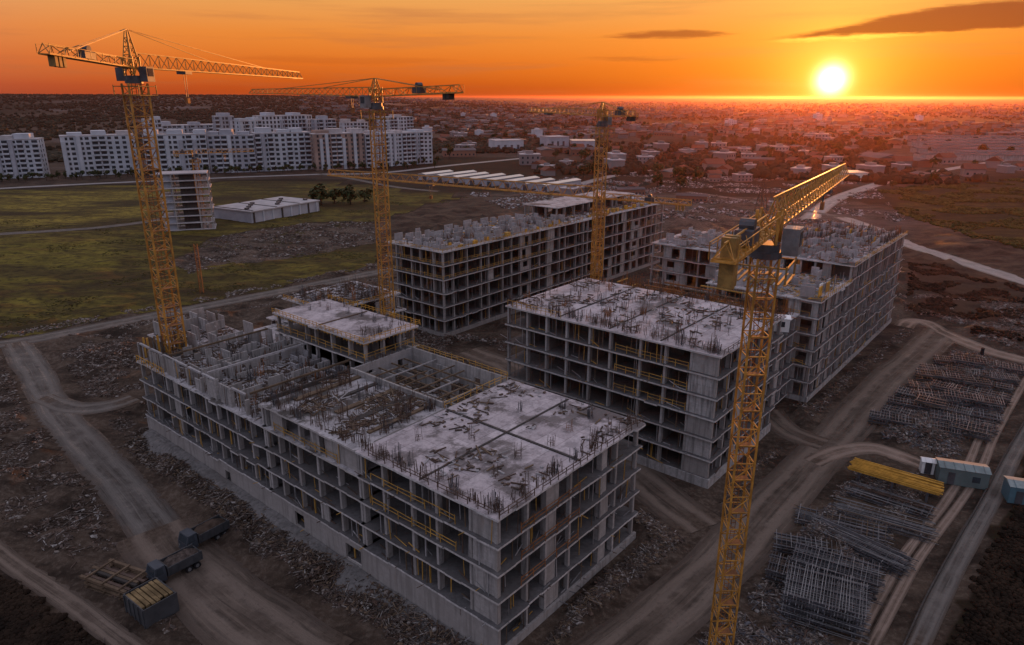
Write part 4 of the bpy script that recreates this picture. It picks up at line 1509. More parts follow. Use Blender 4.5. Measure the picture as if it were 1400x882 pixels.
# ------------------------------------------------------------------ apartment blocks
def apartment(label, pl, pr, h, depth, floors, m_='render_white', seed=0, bays=None, pent=3, bal=True):
    r_ = random.Random(seed)
    a, c = at(*pl), at(*pr)
    d = c - a
    L = d.length
    root = empty('apartment_block', a, math.atan2(d.y, d.x), label, 'building', 'pale apartment blocks at the edge of the plain')
    nb = bays or max(4, int(L / 4.2))
    bw = L / nb
    fh = h / floors
    part_box('wall', 0, L, 0, depth, 0, h, M[m_], root)
    part_box('parapet', -.2, L + .2, -.2, depth + .2, h, h + .5, M['roof_pale'], root)
    # stair towers that rise above the roof and break the line
    for j in range(pent):
        x = (j + .5) / pent * L + r_.uniform(-3, 3)
        part_box('penthouse', max(0, x - r_.uniform(3, 6)), min(L, x + r_.uniform(3, 6)), 2, depth - 2, h + .5, h + r_.uniform(2.2, 4.2), M[r_.choice((m_, 'roof_pale'))], root)
    kinds = [r_.choice('bbwwrr') for _ in range(nb)]
    for j in range(nb):
        x0 = j * bw
        if kinds[j] == 'r':
            part_box('bay_pier', x0 + .1, x0 + bw * .55, -1.2, -.01, 0, h - r_.choice((0, fh)), M[r_.choice((m_, m_, 'render_white', 'render_grey'))], root)
        for i in range(floors):
            z = i * fh
            if kinds[j] == 'b' and i > 0 and bal:
                part_box('balcony', x0 + .3, x0 + bw - .2, -1.5, -.01, z - .1, z + 1.0, M['render_white'], root)
                part_box('window', x0 + .5, x0 + bw - .5, -.06, .05, z + 1.02, z + fh - .45, M['glass'], root)
            else:
                wx = x0 + bw * (.62 if kinds[j] == 'r' else .22)
                ww = bw * (.32 if kinds[j] == 'r' else .52)
                part_box('window', wx, wx + ww, -.06, .05, z + .9, z + fh - .6, M['glass'], root)
    for i in range(floors):
        for y in (depth * .25, depth * .65):
            part_box('window', L - .05, L + .06, y - .8, y + .8, i * fh + .9, i * fh + fh - .6, M['glass'], root)
            part_box('window', -.06, .05, y - .8, y + .8, i * fh + .9, i * fh + fh - .6, M['glass'], root)
    return root


apartment('pale blue-grey apartment block cut off by the left edge of the photo', (-30, 247), (62, 244), 25.5, 16, 8, seed=1)
apartment('white balconied apartment block standing alone between the cut-off block and the tallest crane', (92, 243), (192, 238), 27.0, 17, 8, seed=2)
apartment('white apartment block directly behind the slender unfinished tower', (203, 241), (288, 238), 27.5, 16, 8, seed=3)
apartment('pale apartment block just right of the slender unfinished tower', (289, 237.5), (352, 236), 26.5, 16, 8, 'render_grey', seed=4)
apartment('grey-white apartment block in the middle of the long row', (353, 235.5), (428, 232), 27.5, 16, 8, 'render_white', seed=5)
apartment('tan and white apartment block left of the second crane mast', (432, 233.5), (500, 230), 26.5, 16, 8, 'render_tan', seed=6)
apartment('white apartment block at the right end of the row with yellow roof edge', (502, 230), (592, 223.5), 25.5, 17, 8, 'render_white', seed=7)
apartment('pale block rising behind the middle of the row', (362, 206), (430, 202), 34, 18, 8, 'render_white', seed=8, pent=2)
apartment('lower grey block peeping over the roofs left of the middle', (215, 211), (330, 206), 26, 18, 8, 'render_grey', seed=9, pent=3)
apartment('small white block peeping over the right end of the row', (527, 199), (566, 197), 31, 16, 8, 'render_white', seed=10, pent=1)

apartment('narrow pale tower behind the block right of the slender unfinished tower', (300, 216), (326, 215), 36, 16, 10, 'render_grey', seed=11, pent=1)
apartment('stepped white block at the back, left of the pale block behind the middle', (333, 209), (362, 207), 30, 18, 8, 'render_white', seed=12, pent=2)
apartment('small grey block at the back between the middle block and the tan block', (433, 204), (462, 203), 30, 16, 8, 'render_grey', seed=13, pent=1)
apartment('low white block far behind the tan and white block', (470, 197), (505, 196), 24, 16, 6, 'render_white', seed=14, pent=2)
apartment('tall thin pale block directly behind the tallest crane mast', (205, 219), (228, 218), 34, 16, 9, 'render_white', seed=15, pent=1)

# ------------------------------------------------------------------ warehouse and bright shed rows
def shed(name, label, p0, p1, depth, h, wall, roof, cat='building', group=None, pitched=0.0, doors=True):
    a, c = at(*p0), at(*p1)
    d = c - a
    L = d.length
    root = empty(name, a, math.atan2(d.y, d.x), label, cat, group)
    part_box('wall', 0, L, 0, depth, 0, h, M[wall], root)
    b = MB()
    if pitched:
        y = depth / 2
        b.add([(-.4, -.5, h), (L + .4, -.5, h), (L + .4, y, h + pitched), (-.4, y, h + pitched), (-.4, depth + .5, h), (L + .4, depth + .5, h)],
              [(0, 1, 2, 3), (3, 2, 5, 4), (0, 3, 4), (1, 5, 2), (0, 4, 5, 1)])
    else:
        b.box(-.4, L + .4, -.4, depth + .4, h, h + .4)
    b.build('roof', M[roof], root)
    if doors:
        for i in range(max(1, int(L / 7))):
            part_box('door', 2 + i * 7, 4.6 + i * 7, -.08, .05, 0, h * .62, M['steel'], root)
    return root


wh = shed('warehouse', 'low grey warehouse with a white flat roof in the green field', (312, 303), (372, 306), 46, 5.2, 'render_grey', 'roof_pale')
# turn so that its long side runs back to the right
a_, c_ = at(345, 306), at(437, 289)
bpy.data.objects.remove(wh.children[0]); 
for ch in list(wh.children): bpy.data.objects.remove(ch)
wh.location = a_
dv = c_ - a_
wh.rotation_euler = (0, 0, math.atan2(dv.y, dv.x))
LW = dv.length
part_box('wall', 0, LW, 0, 26, 0, 4.8, M['render_grey'], wh)
part_box('roof', -.5, LW + .5, -.5, 26.5, 4.8, 5.3, M['roof_pale'], wh)
for i in range(8):
    part_box('pilaster', 1 + i * (LW - 3) / 7, 1.8 + i * (LW - 3) / 7, -.3, -.01, 0, 4.6, M['render_white' if i % 3 else 'concrete_dark'], wh)
for i in range(9):
    part_box('roof_vent', 3 + R.uniform(0, LW - 7), 0, 0, 0, 0, 0, M['steel'], wh) if False else part_box('roof_vent', 2 + i * (LW - 6) / 8, 3.6 + i * (LW - 6) / 8, 5 + 4 * (i % 4), 6.5 + 4 * (i % 4), 5.31, 6.1, M['steel'], wh)
for i in range(3):
    part_box('roof_seam', 1 + i * LW / 3, 1.5 + i * LW / 3, 0, 26, 5.31, 5.5, M['concrete_dark'], wh)

fd0 = at(572, 246)
fd1 = at(760, 264)
dirf = (fd1 - fd0)
nrow = 8
for i in range(nrow):
    p = fd0.lerp(fd1, i / nrow)
    root = empty('long_shed', p, math.atan2(dirf.y, dirf.x), 'white ridge-roofed shed, %s of the row beyond the low jib' % ('leftmost', 'second from the left', 'third from the left', 'fourth from the left', 'fourth from the right', 'third from the right', 'second from the right', 'rightmost')[i], 'shed', 'white roofed sheds in a row')
    wd = dirf.length / nrow
    Ls = 34 + R.uniform(-8, 5)
    part_box('wall', 0, wd - 7, 0, Ls, 0, 4.0, M['render_grey'], root)
    b = MB()
    x1 = wd - 6.5
    b.add([(-.3, -.5, 4), (x1, -.5, 4), (x1 / 2, -.5, 4.8), (-.3, Ls, 4), (x1, Ls, 4), (x1 / 2, Ls, 4.8)], [(0, 1, 2), (5, 4, 3), (0, 2, 5, 3), (2, 1, 4, 5), (1, 0, 3, 4)])
    b.build('roof', M['roof_white'], root)
    part_box('door', wd * .3, wd * .55, -.08, .05, 0, 3.0, M['steel'], root)

# industrial rows on the right, far
for i in range(7):
    y = 190 + i * 4.6
    xr = 1240 + (i * 23) % 40
    shed('long_shed', 'long grey shed, %s of the far industrial rows at the right edge' % ('farthest', 'second farthest', 'third farthest', 'middle', 'third nearest', 'second nearest', 'nearest')[i], (xr, y), (1475 - 30 * (i % 3), y + 2), 15, 5.0, 'concrete', 'roof_grey', 'shed', 'grey sheds in far rows', 1.5, False)
shed('warehouse', 'bright white-fronted warehouse just beyond the tip of the near jib', (1152, 246), (1186, 246), 16, 5.0, 'white', 'roof_white', 'building', None, 0, True)
shed('warehouse', 'bluish two-storey block in the town behind the third crane jib', (752, 203), (778, 202), 22, 12, 'render_grey', 'roof_pale', 'building', None, 0, True)
shed('warehouse', 'pale long hall in the town left of the third crane', (678, 208), (716, 207), 24, 11, 'render_white', 'roof_pale', 'building', None, 0, True)
shed('warehouse', 'wide white-roofed hall beside the third crane mast in the town', (782, 203), (815, 203), 30, 8, 'render_grey', 'roof_white', 'building', None, 0, True)

# ------------------------------------------------------------------ houses of the town
def house_mesh(kind):
    b = MB()
    w, d, h = {'flat': (14, 10, 6.5), 'gable': (11, 9, 4.6), 'long': (26, 12, 5.0), 'tall': (16, 12, 12.0)}[kind]
    b.box(-w / 2, w / 2, -d / 2, d / 2, 0, h, 0)
    if kind in ('gable', 'long'):
        r_ = 3.0 if kind == 'gable' else 1.6
        b.add([(-w / 2 - .5, -d / 2 - .6, h), (w / 2 + .5, -d / 2 - .6, h), (w / 2 + .5, 0, h + r_), (-w / 2 - .5, 0, h + r_), (-w / 2 - .5, d / 2 + .6, h), (w / 2 + .5, d / 2 + .6, h)],
              [(0, 1, 2, 3), (3, 2, 5, 4), (0, 3, 4), (1, 5, 2), (0, 4, 5, 1)], 1)
    else:
        b.box(-w / 2 - .3, w / 2 + .3, -d / 2 - .3, d / 2 + .3, h, h + .5, 1)
        b.box(-w / 5, w / 6, -d / 5, d / 4, h + .5, h + 2.4, 0)
    nw = int(w / 3.2)
    for fl in range(1 if h < 6 else int(h / 3)):
        for i in range(nw):
            x = -w / 2 + (i + .5) * w / nw
            b.box(x - .6, x + .6, -d / 2 - .06, -d / 2 - .005, fl * 3 + 1.0, fl * 3 + 2.4, 2)
    return b


HK = {
    'flat': ('white flat-roofed house on the far plain', ('house_wall', 'roof_pale')),
    'gable': ('small house under a dark red pitched roof on the far plain', ('house_wall', 'roof_tile')),
    'long': ('long grey-roofed workshop on the far plain', ('brick', 'roof_grey')),
    'tall': ('four-storey pale house on the far plain', ('render_white', 'roof_pale')),
}
HM = {k: house_mesh(k).mesh('house', [M[v[1][0]], M[v[1][1]], M['glass']]) for k, v in HK.items()}


OCC = []
def free(x, y, r_):
    for a, b_, c in OCC:
        if (a - x) ** 2 + (b_ - y) ** 2 < (c + r_) ** 2:
            return False
    OCC.append((x, y, r_))
    return True


def on_road(x, y, m_=6):
    for ln, w, k, lay in ROADL.values():
        for a, c in zip(ln[:-1:2], ln[2::2]):
            L = (c - a).length_squared + 1e-6
            t = min(1, max(0, ((x - a.x) * (c.x - a.x) + (y - a.y) * (c.y - a.y)) / L))
            if (a.x + t * (c.x - a.x) - x) ** 2 + (a.y + t * (c.y - a.y) - y) ** 2 < (w / 2 + m_) ** 2:
                return True
    return False


for o in list(SC.objects):
    if o.parent is None and o.name.split('.')[0] in ('apartment_block', 'long_shed', 'warehouse', 'tower_block'):
        w_ = max([c.location.x + 5 for c in o.children] + [10])
        for t in np.linspace(0, 2, max(2, int(w_ / 10))):
            dv = Vector((math.cos(o.rotation_euler.z), math.sin(o.rotation_euler.z), 0)) * (w_ * t)
            nv = Vector((-dv.y, dv.x, 0)).normalized()
            for k in (6, 18, 40 if o.name.startswith('long') else 18, 56 if o.name.startswith('long') else 18):
                p = o.location + dv + nv * k
                OCC.append((p.x, p.y, 9))


def in_field(x, y):
    X, Y = np.array([x]), np.array([y])
    return inpoly(X, Y, POLYS['green'])[0] or inpoly(X, Y, POLYS['right_green'])[0]


def in_site(x, y):
    u, v = x * UX.x + y * UX.y, x * VX.x + y * VX.y
    return 30 < u < 225 and 0 < v < 140


nh = 0
tries = 0
stuffh = MB()
while nh < 290 and tries < 9000:
    tries += 1
    az = R.uniform(-30, 40)
    D = 330 * (6.5 ** R.random())
    if az < -3 and D < 640:
        continue
    if az < 4 and D < 480:
        continue
    x, y = D * math.sin(rad(az)), D * math.cos(rad(az))
    dens = noise.noise(Vector((x / 260, y / 260, 2)))
    if dens < -.12 + .15 * (D < 480) or in_field(x, y) or in_site(x, y) or (az < -12 and D > 1050):
        continue
    k = R.choices(('flat', 'gable', 'long', 'tall'), (4, 4, 3, .9 if D > 850 else 0))[0]
    if not free(x, y, 9 if k != 'long' else 13) or on_road(x, y, 9):
        continue
    s_ = R.uniform(.7, 1.25) * (.7 if D < 500 else 1)
    o = link('house', HM[k], None, (x, y, ground_z(x, y) - .05), rad(R.choice((10, 55, 100, -20)) + R.uniform(-8, 8)))
    o.scale = (s_, s_, s_ * R.uniform(.8, 1.1))
    tag(o, HK[k][0], 'house', {'flat': 'white flat-roofed houses', 'gable': 'red-roofed houses', 'long': 'grey-roofed workshops', 'tall': 'four-storey houses'}[k])
    nh += 1
# the remaining town, far away
mats_h = [M['house_wall'], M['roof_tile'], M['roof_grey'], M['concrete'], M['brick']]
for i in range(4000):
    az = R.uniform(-16, 40)
    D = 640 * (12 ** R.random())
    if az < 0 and D < 900:
        continue
    x, y = D * math.sin(rad(az)), D * math.cos(rad(az))
    if noise.noise(Vector((x / 500, y / 500, 7))) < -.08:
        continue
    if D < 1500 and (not free(x, y, 7) or in_field(x, y) or on_road(x, y, 5)):
        continue
    w, d, h = R.uniform(8, 26), R.uniform(8, 14), R.uniform(3.5, 9)
    if D < 1500:
        w, d, h = R.uniform(7, 14), R.uniform(6, 10), R.uniform(3, 7)
    a = R.uniform(0, 3.1)
    ax, ay = Vector((math.cos(a), math.sin(a), 0)), Vector((-math.sin(a), math.cos(a), 0))
    gz = ground_z(x, y)
    c = Vector((x, y, gz + h / 2 - .3))
    stuffh.obox(c, ax * w / 2, ay * d / 2, Vector((0, 0, h / 2)), R.choice((0, 0, 4)))
    stuffh.obox(c + Vector((0, 0, h / 2 + .5)), ax * (w / 2 + .3), ay * (d / 2 + .3), Vector((0, 0, .5)), R.choice((1, 1, 2, 2, 3)))
tag(stuffh.build('distant_town', mats_h), kind='stuff')

# ------------------------------------------------------------------ trees
def crown_mesh(seed, rx, rz, n, size, m_):
    r_ = random.Random(seed)
    b = MB()
    lobes = [(Vector((r_.uniform(-.5, .5) * rx, r_.uniform(-.5, .5) * rx, r_.uniform(-.45, .5) * rz)), r_.uniform(.4, .75)) for _ in range(6)]
    for i in range(n):
        c, k = r_.choice(lobes)
        v = Vector((r_.gauss(0, 1), r_.gauss(0, 1), r_.gauss(0, 1))).normalized() * (r_.random() ** .4)
        p = c + Vector((v.x * rx, v.y * rx, v.z * rz)) * k
        nrm = (v + Vector((r_.uniform(-.6, .6), r_.uniform(-.6, .6), r_.uniform(-.2, .8)))).normalized()
        a = nrm.orthogonal().normalized()
        c2_ = nrm.cross(a)
        s_ = size * r_.uniform(.6, 1.3)
        t = r_.uniform(0, 6)
        a, c2_ = (a * math.cos(t) + c2_ * math.sin(t)) * s_, (c2_ * math.cos(t) - a * math.sin(t)) * s_ * .8
        b.add([p - a, p - c2_ * .7, p + a, p + c2_], [(0, 1, 2, 3)])
    return b.mesh('crown', m_)


CR = [crown_mesh(1, 2.6, 2.6, 170, .62, M['leaf']), crown_mesh(2, 2.0, 3.4, 170, .58, M['leaf']), crown_mesh(3, 3.3, 2.2, 190, .66, M['leaf'])]
tb = MB()
tb.tube((0, 0, -.2), (.1, 0, 2.2), .22, 6, .16)
tb.tube((.1, 0, 2.2), (.7, .3, 3.9), .13, 5, .05)
tb.tube((.1, 0, 2.2), (-.6, -.4, 3.8), .12, 5, .05)
tb.tube((.1, 0, 2.2), (0, .5, 4.4), .12, 5, .04)
TRK = tb.mesh('trunk', M['bark'])


def tree(x, y, s_, label, group, kind=0, hc_=4.2):
    root = empty('tree', (x, y, ground_z(x, y)), R.uniform(0, 6), label, 'tree', group)
    root.scale = (s_ * R.uniform(.85, 1.2), s_ * R.uniform(.85, 1.2), s_)
    link('trunk', TRK, root)
    link('crown', CR[kind], root, (0, 0, hc_))


for i in range(74):
    t = i / 73
    xx = -10 + 610 * t + R.uniform(-4, 4)
    yb = 251 - 22 * t + R.uniform(-2, 1.5)
    p = at(xx, yb)
    if on_road(p.x, p.y, .5):
        p = at(xx, yb - 5)
    tree(p.x, p.y, R.uniform(.55, 1.05), 'dark tree in the line at the foot of the apartment row', 'trees below the apartments', R.randrange(3))
for k, (xx, yy, s_) in enumerate(((440, 281, 2.1), (458, 279, 1.6), (480, 280, 2.0), (499, 277, 1.5))):
    p = at(xx, yy)
    tree(p.x, p.y, s_, ('tall dark tree behind the low grey warehouse', 'short dark tree right of the tall one by the warehouse', 'tall dark tree nearer the second crane mast',
                        'short dark tree beside the second crane mast')[k], 'trees by the warehouse', (2, 0, 2, 2)[k], 2.7)
nt = 0
while nt < 150:
    az = R.uniform(-26, 38)
    D = 430 * (3.2 ** R.random())
    x, y = D * math.sin(rad(az)), D * math.cos(rad(az))
    if (az < 4 and D < 620) or in_site(x, y) or in_field(x, y) or on_road(x, y, 3) or noise.noise(Vector((x / 120, y / 120, 5))) < 0 or not free(x, y, 4):
        continue
    tree(x, y, R.uniform(.9, 1.9), 'dark tree among the houses of the far town', 'trees of the far town', R.randrange(3))
    nt += 1


def blobs(name, n, samp, smin, smax, m_, seg=5, sq=.6):
    b = MB()
    for i in range(n):
        p = samp()
        if p is None:
            continue
        x, y, z = p
        s_ = R.uniform(smin, smax)
        a0 = R.uniform(0, 6)
        def rg(k, h):
            return [(x + math.cos(a0 + 2 * math.pi * j / seg) * s_ * k * R.uniform(.75, 1.2), y + math.sin(a0 + 2 * math.pi * j / seg) * s_ * k * R.uniform(.75, 1.2), z + s_ * sq * h * R.uniform(.85, 1.2)) for j in range(seg)]
        base, ring, up = rg(.8, -.3), rg(1.0, .55), rg(.62, 1.25)
        b.add(base + ring + up + [(x, y, z + s_ * sq * 1.5)], [(j, (j + 1) % seg, seg + (j + 1) % seg, seg + j) for j in range(seg)] +
              [(seg + j, seg + (j + 1) % seg, 2 * seg + (j + 1) % seg, 2 * seg + j) for j in range(seg)] + [(2 * seg + j, 2 * seg + (j + 1) % seg, 3 * seg) for j in range(seg)])
    return tag(b.build(name, m_), kind='stuff')


def samp_far():
    az = R.uniform(-36, 38)
    D = 520 * (12 ** R.random())
    if az < 2 and D < 760:
        return None
    x, y = D * math.sin(rad(az)), D * math.cos(rad(az))
    if noise.noise(Vector((x / 300, y / 300, 15))) < -.05 or in_field(x, y):
        return None
    return x, y, ground_z(x, y)
blobs('woods', 15000, samp_far, 2.0, 4.6, M['leaf_far'], 5, .8)


def samp_hill():
    az = R.uniform(-38, 2)
    D = 720 * (6 ** R.random())
    x, y = D * math.sin(rad(az)), D * math.cos(rad(az))
    if noise.noise(Vector((x / 160, y / 500, 1))) < -.25:
        return None
    return x, y, ground_z(x, y)
blobs('hill_forest', 15000, samp_hill, 2.5, 6.5, M['leaf_far'], 5, .55)


# ------------------------------------------------------------------ scrub and rubble on the site
def inpt(x, y, P):
    r = False
    j = len(P) - 1
    for i in range(len(P)):
        a, b = P[i], P[j]
        if (a.y > y) != (b.y > y) and x < (b.x - a.x) * (y - a.y) / (b.y - a.y) + a.x:
            r = not r
        j = i
    return r


def poly_sampler(pts, clear=True, keep=None, thr=0.0, scale=8.0):
    P = px(*pts)
    x0, x1 = min(p.x for p in P), max(p.x for p in P)
    y0, y1 = min(p.y for p in P), max(p.y for p in P)
    def s_():
        for _ in range(8):
            x, y = R.uniform(x0, x1), R.uniform(y0, y1)
            if not inpt(x, y, P):
                continue
            if clear and not road_clear(x, y):
                continue
            if keep is not None and noise.noise(Vector((x / scale, y / scale, keep))) < thr:
                continue
            return x, y, ground_z(x, y)
        return None
    return s_


blobs('field_scrub', 7000, poly_sampler([(-60, 300), (-60, 468), (60, 452), (210, 424), (420, 380), (520, 358), (520, 300), (640, 270), (520, 262), (300, 300)], True, 3.0, 0.22, 16), .12, .42, M['scrub'], 5, .4)
blobs('dark_scrub', 4200, poly_sampler([(-40, 770), (-40, 910), (170, 910), (90, 838)], True), .12, .45, M['scrub_dark'], 5, .8)
blobs('dark_scrub', 6000, poly_sampler([(1425, 590), (1425, 910), (1262, 910), (1330, 770), (1372, 690)], True), .12, .4, M['scrub_dark'], 5, .8)
blobs('dry_scrub', 2600, poly_sampler([(1245, 350), (1440, 405), (1440, 480), (1300, 450), (1240, 425)], True, 5.0, 0, 9), .25, .8, M['scrub_dark'], 5, .5)
blobs('dry_scrub', 5000, poly_sampler([(1200, 258), (1430, 240), (1430, 345), (1330, 325), (1230, 292)], True, 5.0, 0, 20), .3, 1.3, M['scrub'], 5, .5)
blobs('dry_scrub', 1500, poly_sampler([(1225, 900), (1330, 700), (1400, 560), (1380, 560), (1290, 700), (1190, 900)], True), .12, .4, M['scrub'], 5, .7)


def rubble(name, n, samp, smin, smax, mats=('rubble', 'rubble_dark', 'earth'), flat=.5):
    """shards, boards and bars lying in patches"""
    b = MB()
    ms = [M[k] for k in mats] + [M['rubble_light'], M['rust']]
    w_ = [1.3] + [1.6] * (len(mats) - 1) + [.3, 1.1]
    for i in range(int(n * 2.3)):
        p = samp()
        if p is None:
            continue
        x, y, z = p
        mi = R.choices(range(len(ms)), w_)[0]
        if R.random() < .22:
            a = PHI + R.gauss(0, .5) + (math.pi / 2 if R.random() < .5 else 0)
            L = R.uniform(.3, 1.6) * (1 if smax < .9 else 1.6)
            d_ = Vector((math.cos(a) * L / 2, math.sin(a) * L / 2, R.uniform(-.12, .12) * L))
            c = Vector((x, y, z + .06 + abs(d_.z)))
            b.bar(c - d_, c + d_, R.uniform(.035, .12), mi, R.uniform(.03, .08), caps=False)
            continue
        s_ = smin * .8 * (smax * .85 / smin) ** (R.random() ** 1.9)
        a = R.uniform(0, 6.3)
        ax = Vector((math.cos(a), math.sin(a), R.uniform(-.5, .5))) * s_ * R.uniform(.6, 1.6)
        ay = Vector((-math.sin(a), math.cos(a), R.uniform(-.4, .4))) * s_ * R.uniform(.35, .9)
        az = ax.cross(ay).normalized() * s_ * flat * R.uniform(.2, 1)
        c = Vector((x, y, z + s_ * flat * .3))
        vs = [c - ax - ay - az, c + ax - ay - az, c + ax + ay - az, c - ax + ay - az, c - ax * .6 - ay * .5 + az, c + ax * .7 - ay * .6 + az, c + ax * .4 + ay * .8 + az]
        b.add(vs, [(4, 5, 6), (0, 1, 5, 4), (1, 2, 6, 5), (2, 3, 6), (3, 0, 4, 6)], mi)
    return tag(b.build(name, ms), kind='stuff')


rubble('rubble', 5200, poly_sampler([(0, 490), (45, 560), (150, 700), (240, 800), (330, 905), (60, 905), (100, 830), (0, 755), (-40, 700)], True, 8, -.1, 5), .08, .55)
rubble('rubble', 5200, poly_sampler([(100, 560), (160, 552), (480, 780), (600, 905), (420, 905), (230, 735), (120, 620)], True, 9, -.15, 5), .07, .5, ('rubble_dark', 'rubble', 'earth', 'rubble_dark'))
rubble('rubble', 2600, poly_sampler([(60, 490), (180, 455), (200, 560), (150, 545), (100, 550)], True, 9, -.2, 6), .1, .6)
rubble('rubble', 2600, poly_sampler([(0, 458), (200, 422), (420, 380), (520, 358), (520, 385), (300, 432), (0, 492)], True, 9, -.05, 7), .12, .8, ('rubble', 'rubble', 'rubble_dark'))
rubble('rubble', 3200, poly_sampler([(240, 360), (300, 325), (420, 306), (520, 304), (520, 332), (440, 345), (330, 362), (260, 376)], True, 9, -.1, 9), .15, 1.1, ('rubble', 'rubble_dark', 'earth'))
rubble('rubble', 5200, poly_sampler([(730, 905), (880, 700), (960, 760), (890, 850), (830, 905)], True), .06, .5, ('rubble', 'rubble_dark', 'timber', 'rubble_dark'))
rubble('rubble', 3000, poly_sampler([(980, 690), (1050, 620), (1110, 590), (1080, 670), (1000, 745), (940, 700)], True), .07, .55, ('rubble', 'rubble_dark', 'timber', 'rubble_dark'))
rubble('rubble', 3800, poly_sampler([(1060, 560), (1110, 545), (1240, 445), (1262, 462), (1150, 570), (1100, 600)], True), .08, .6, ('rubble', 'rubble_dark', 'timber', 'rubble_dark'))
rubble('rubble', 9000, poly_sampler([(1010, 760), (1080, 690), (1150, 625), (1260, 650), (1290, 690), (1180, 880), (1100, 905), (960, 905), (960, 850)], True, 7, -.2, 4), .06, .5, ('rubble_dark', 'rubble', 'steel', 'rubble_dark'))
rubble('rubble', 9000, poly_sampler([(1170, 590), (1290, 470), (1400, 500), (1390, 560), (1330, 640), (1240, 610)], True), .07, .55, ('rubble_dark', 'rubble', 'steel', 'rubble_dark'))
rubble('rubble', 4200, poly_sampler([(1230, 400), (1440, 420), (1440, 490), (1300, 460), (1240, 435)], True, 4, .0, 9), .12, 1.0, ('rubble', 'rubble_dark', 'rubble_dark'))
rubble('rubble', 3800, poly_sampler([(520, 440), (700, 470), (700, 520), (560, 480)], True), .08, .7)
rubble('rubble', 8500, poly_sampler([(640, 266), (820, 236), (1000, 232), (1180, 240), (1240, 300), (1150, 310), (920, 300), (700, 290)], True, 6, .0, 22), .3, 1.7, ('rubble', 'rubble_dark', 'concrete_pale', 'rubble_dark'))

# backfill bank along the long side of the front block
b = MB()
n_ = 40
r_ = random.Random(5)
rows = []
for i in range(n_ + 1):
    v = 36.5 + (113 - 36.5) * i / n_
    hgt = 0.2 + 1.5 * (i / n_)
    rows.append([(42.65, hgt + r_.uniform(-.1, .1)), (41.6, hgt * .85 + r_.uniform(-.15, .15)), (40.6 + r_.uniform(-.3, .3), hgt * .4 + r_.uniform(-.15, .15)), (39.2 + r_.uniform(-.6, .5), -.1)])
for i, rw in enumerate(rows):
    v = 36.5 + (113 - 36.5) * i / n_
    for u, z in rw:
        p = uvw(u, v, z)
        b.v.append(tuple(p))
for i in range(n_):
    for j in range(3):
        o_ = i * 4 + j
        b.f.append((o_, o_ + 1, o_ + 5, o_ + 4)); b.mi.append(0)
M['bank'] = m_concrete('bank_dust', (.17, .16, .155), .5)
tag(b.build('dust_bank', M['bank']), kind='structure')

def samp_bank():
    p = uvw(R.uniform(37.5, 42.3), R.uniform(37, 113))
    return p.x, p.y, ground_z(p.x, p.y) + (p.x * UX.x + p.y * UX.y - 37.5) * .1
rubble('rubble', 3600, samp_bank, .05, .45, ('rubble', 'rubble_dark', 'timber', 'earth'))

# ------------------------------------------------------------------ yards: bar stacks, cabins, bins
def bar_stack(label, p, rotz, L, W, Hh, layers, nb, mats=('steel', 'steel_pale', 'rust'), group='stacks of formwork and steel in the yards', name='steel_stack', seed=0):
    r_ = random.Random(seed)
    root = empty(name, p, rotz, label, 'stack', group)
    for k in range(layers):
        z0, z1 = Hh * k / layers, Hh * (k + 1) / layers
        b = MB()
        ms = [M[q_] for q_ in mats]
        along_ = k % 2 == 0
        # bearers
        for s_ in (-.4, 0, .4):
            if along_:
                b.box(s_ * L - .1, s_ * L + .1, -W / 2, W / 2, z0, z0 + (z1 - z0) * .45, 0)
            else:
                b.box(-L / 2, L / 2, s_ * W - .1, s_ * W + .1, z0, z0 + (z1 - z0) * .45, 0)
        for j in range(nb):
            f = (j + .5) / nb - .5
            zz = z0 + (z1 - z0) * r_.uniform(.6, .95)
            mi = r_.choices(range(len(ms)), [3] + [3] * (len(ms) - 1))[0]
            e = r_.uniform(-.16, .1)
            if along_:
                b.bar((-L / 2 * (1 + e), f * W, zz), (L / 2 * (1 - e), f * W + r_.uniform(-.45, .45), zz + r_.uniform(-.12, .12)), r_.uniform(.035, .085), mi)
            else:
                b.bar((f * L, -W / 2 * (1 + e), zz), (f * L + r_.uniform(-.15, .15), W / 2 * (1 - e), zz + r_.uniform(-.06, .06)), r_.uniform(.035, .085), mi)
        b.build('bar_layer', ms, root)
    return root


rz = PHI - rad(90) + rad(8)
for n_, (lb, xx, yy, da, L_, W_, H_, ly, nb_, mt) in enumerate((
        ('big square cage of pale bars, lowest in the near yard', 1125, 838, 0, 8.2, 6.4, 3.4, 8, 26, ('steel', 'steel_pale', 'steel_pale')),
        ('dense stack of grey bars just above the big square cage', 1140, 792, .05, 9.4, 4.6, 2.6, 6, 22, ('steel', 'steel_pale', 'steel')),
        ('short dark stack left of the dense grey stack', 1078, 790, .0, 4.6, 4.0, 1.8, 4, 14, ('steel', 'steel_pale', 'rust')),
        ('slanted bundle of long grey bars in the middle of the near yard', 1172, 752, -.10, 11.5, 3.6, 1.6, 5, 18, ('steel', 'steel_pale', 'steel')),
        ('narrow bar bundle left of the slanted grey bundle', 1105, 757, .12, 8.0, 3.2, 1.6, 4, 14, ('steel', 'steel_pale', 'rust')),
        ('low sprawl of thin bars above the slanted grey bundle', 1150, 722, .04, 11, 4.2, 1.0, 4, 16, ('steel', 'steel_pale', 'timber')),
        ('long loose bars lying below the yellow beam stack', 1205, 712, -.05, 12, 4.0, 1.0, 3, 16, ('steel', 'steel_pale', 'timber')),
        ('dark stack tucked under the near end of the yellow beams', 1216, 688, -.03, 10.5, 3.4, 1.1, 3, 14, ('steel', 'rust', 'steel_pale')))):
    bar_stack(lb, at(xx, yy), rz + da * 2 + R.uniform(-.1, .1), L_, W_, H_, ly, nb_, mt, seed=n_ + 1)
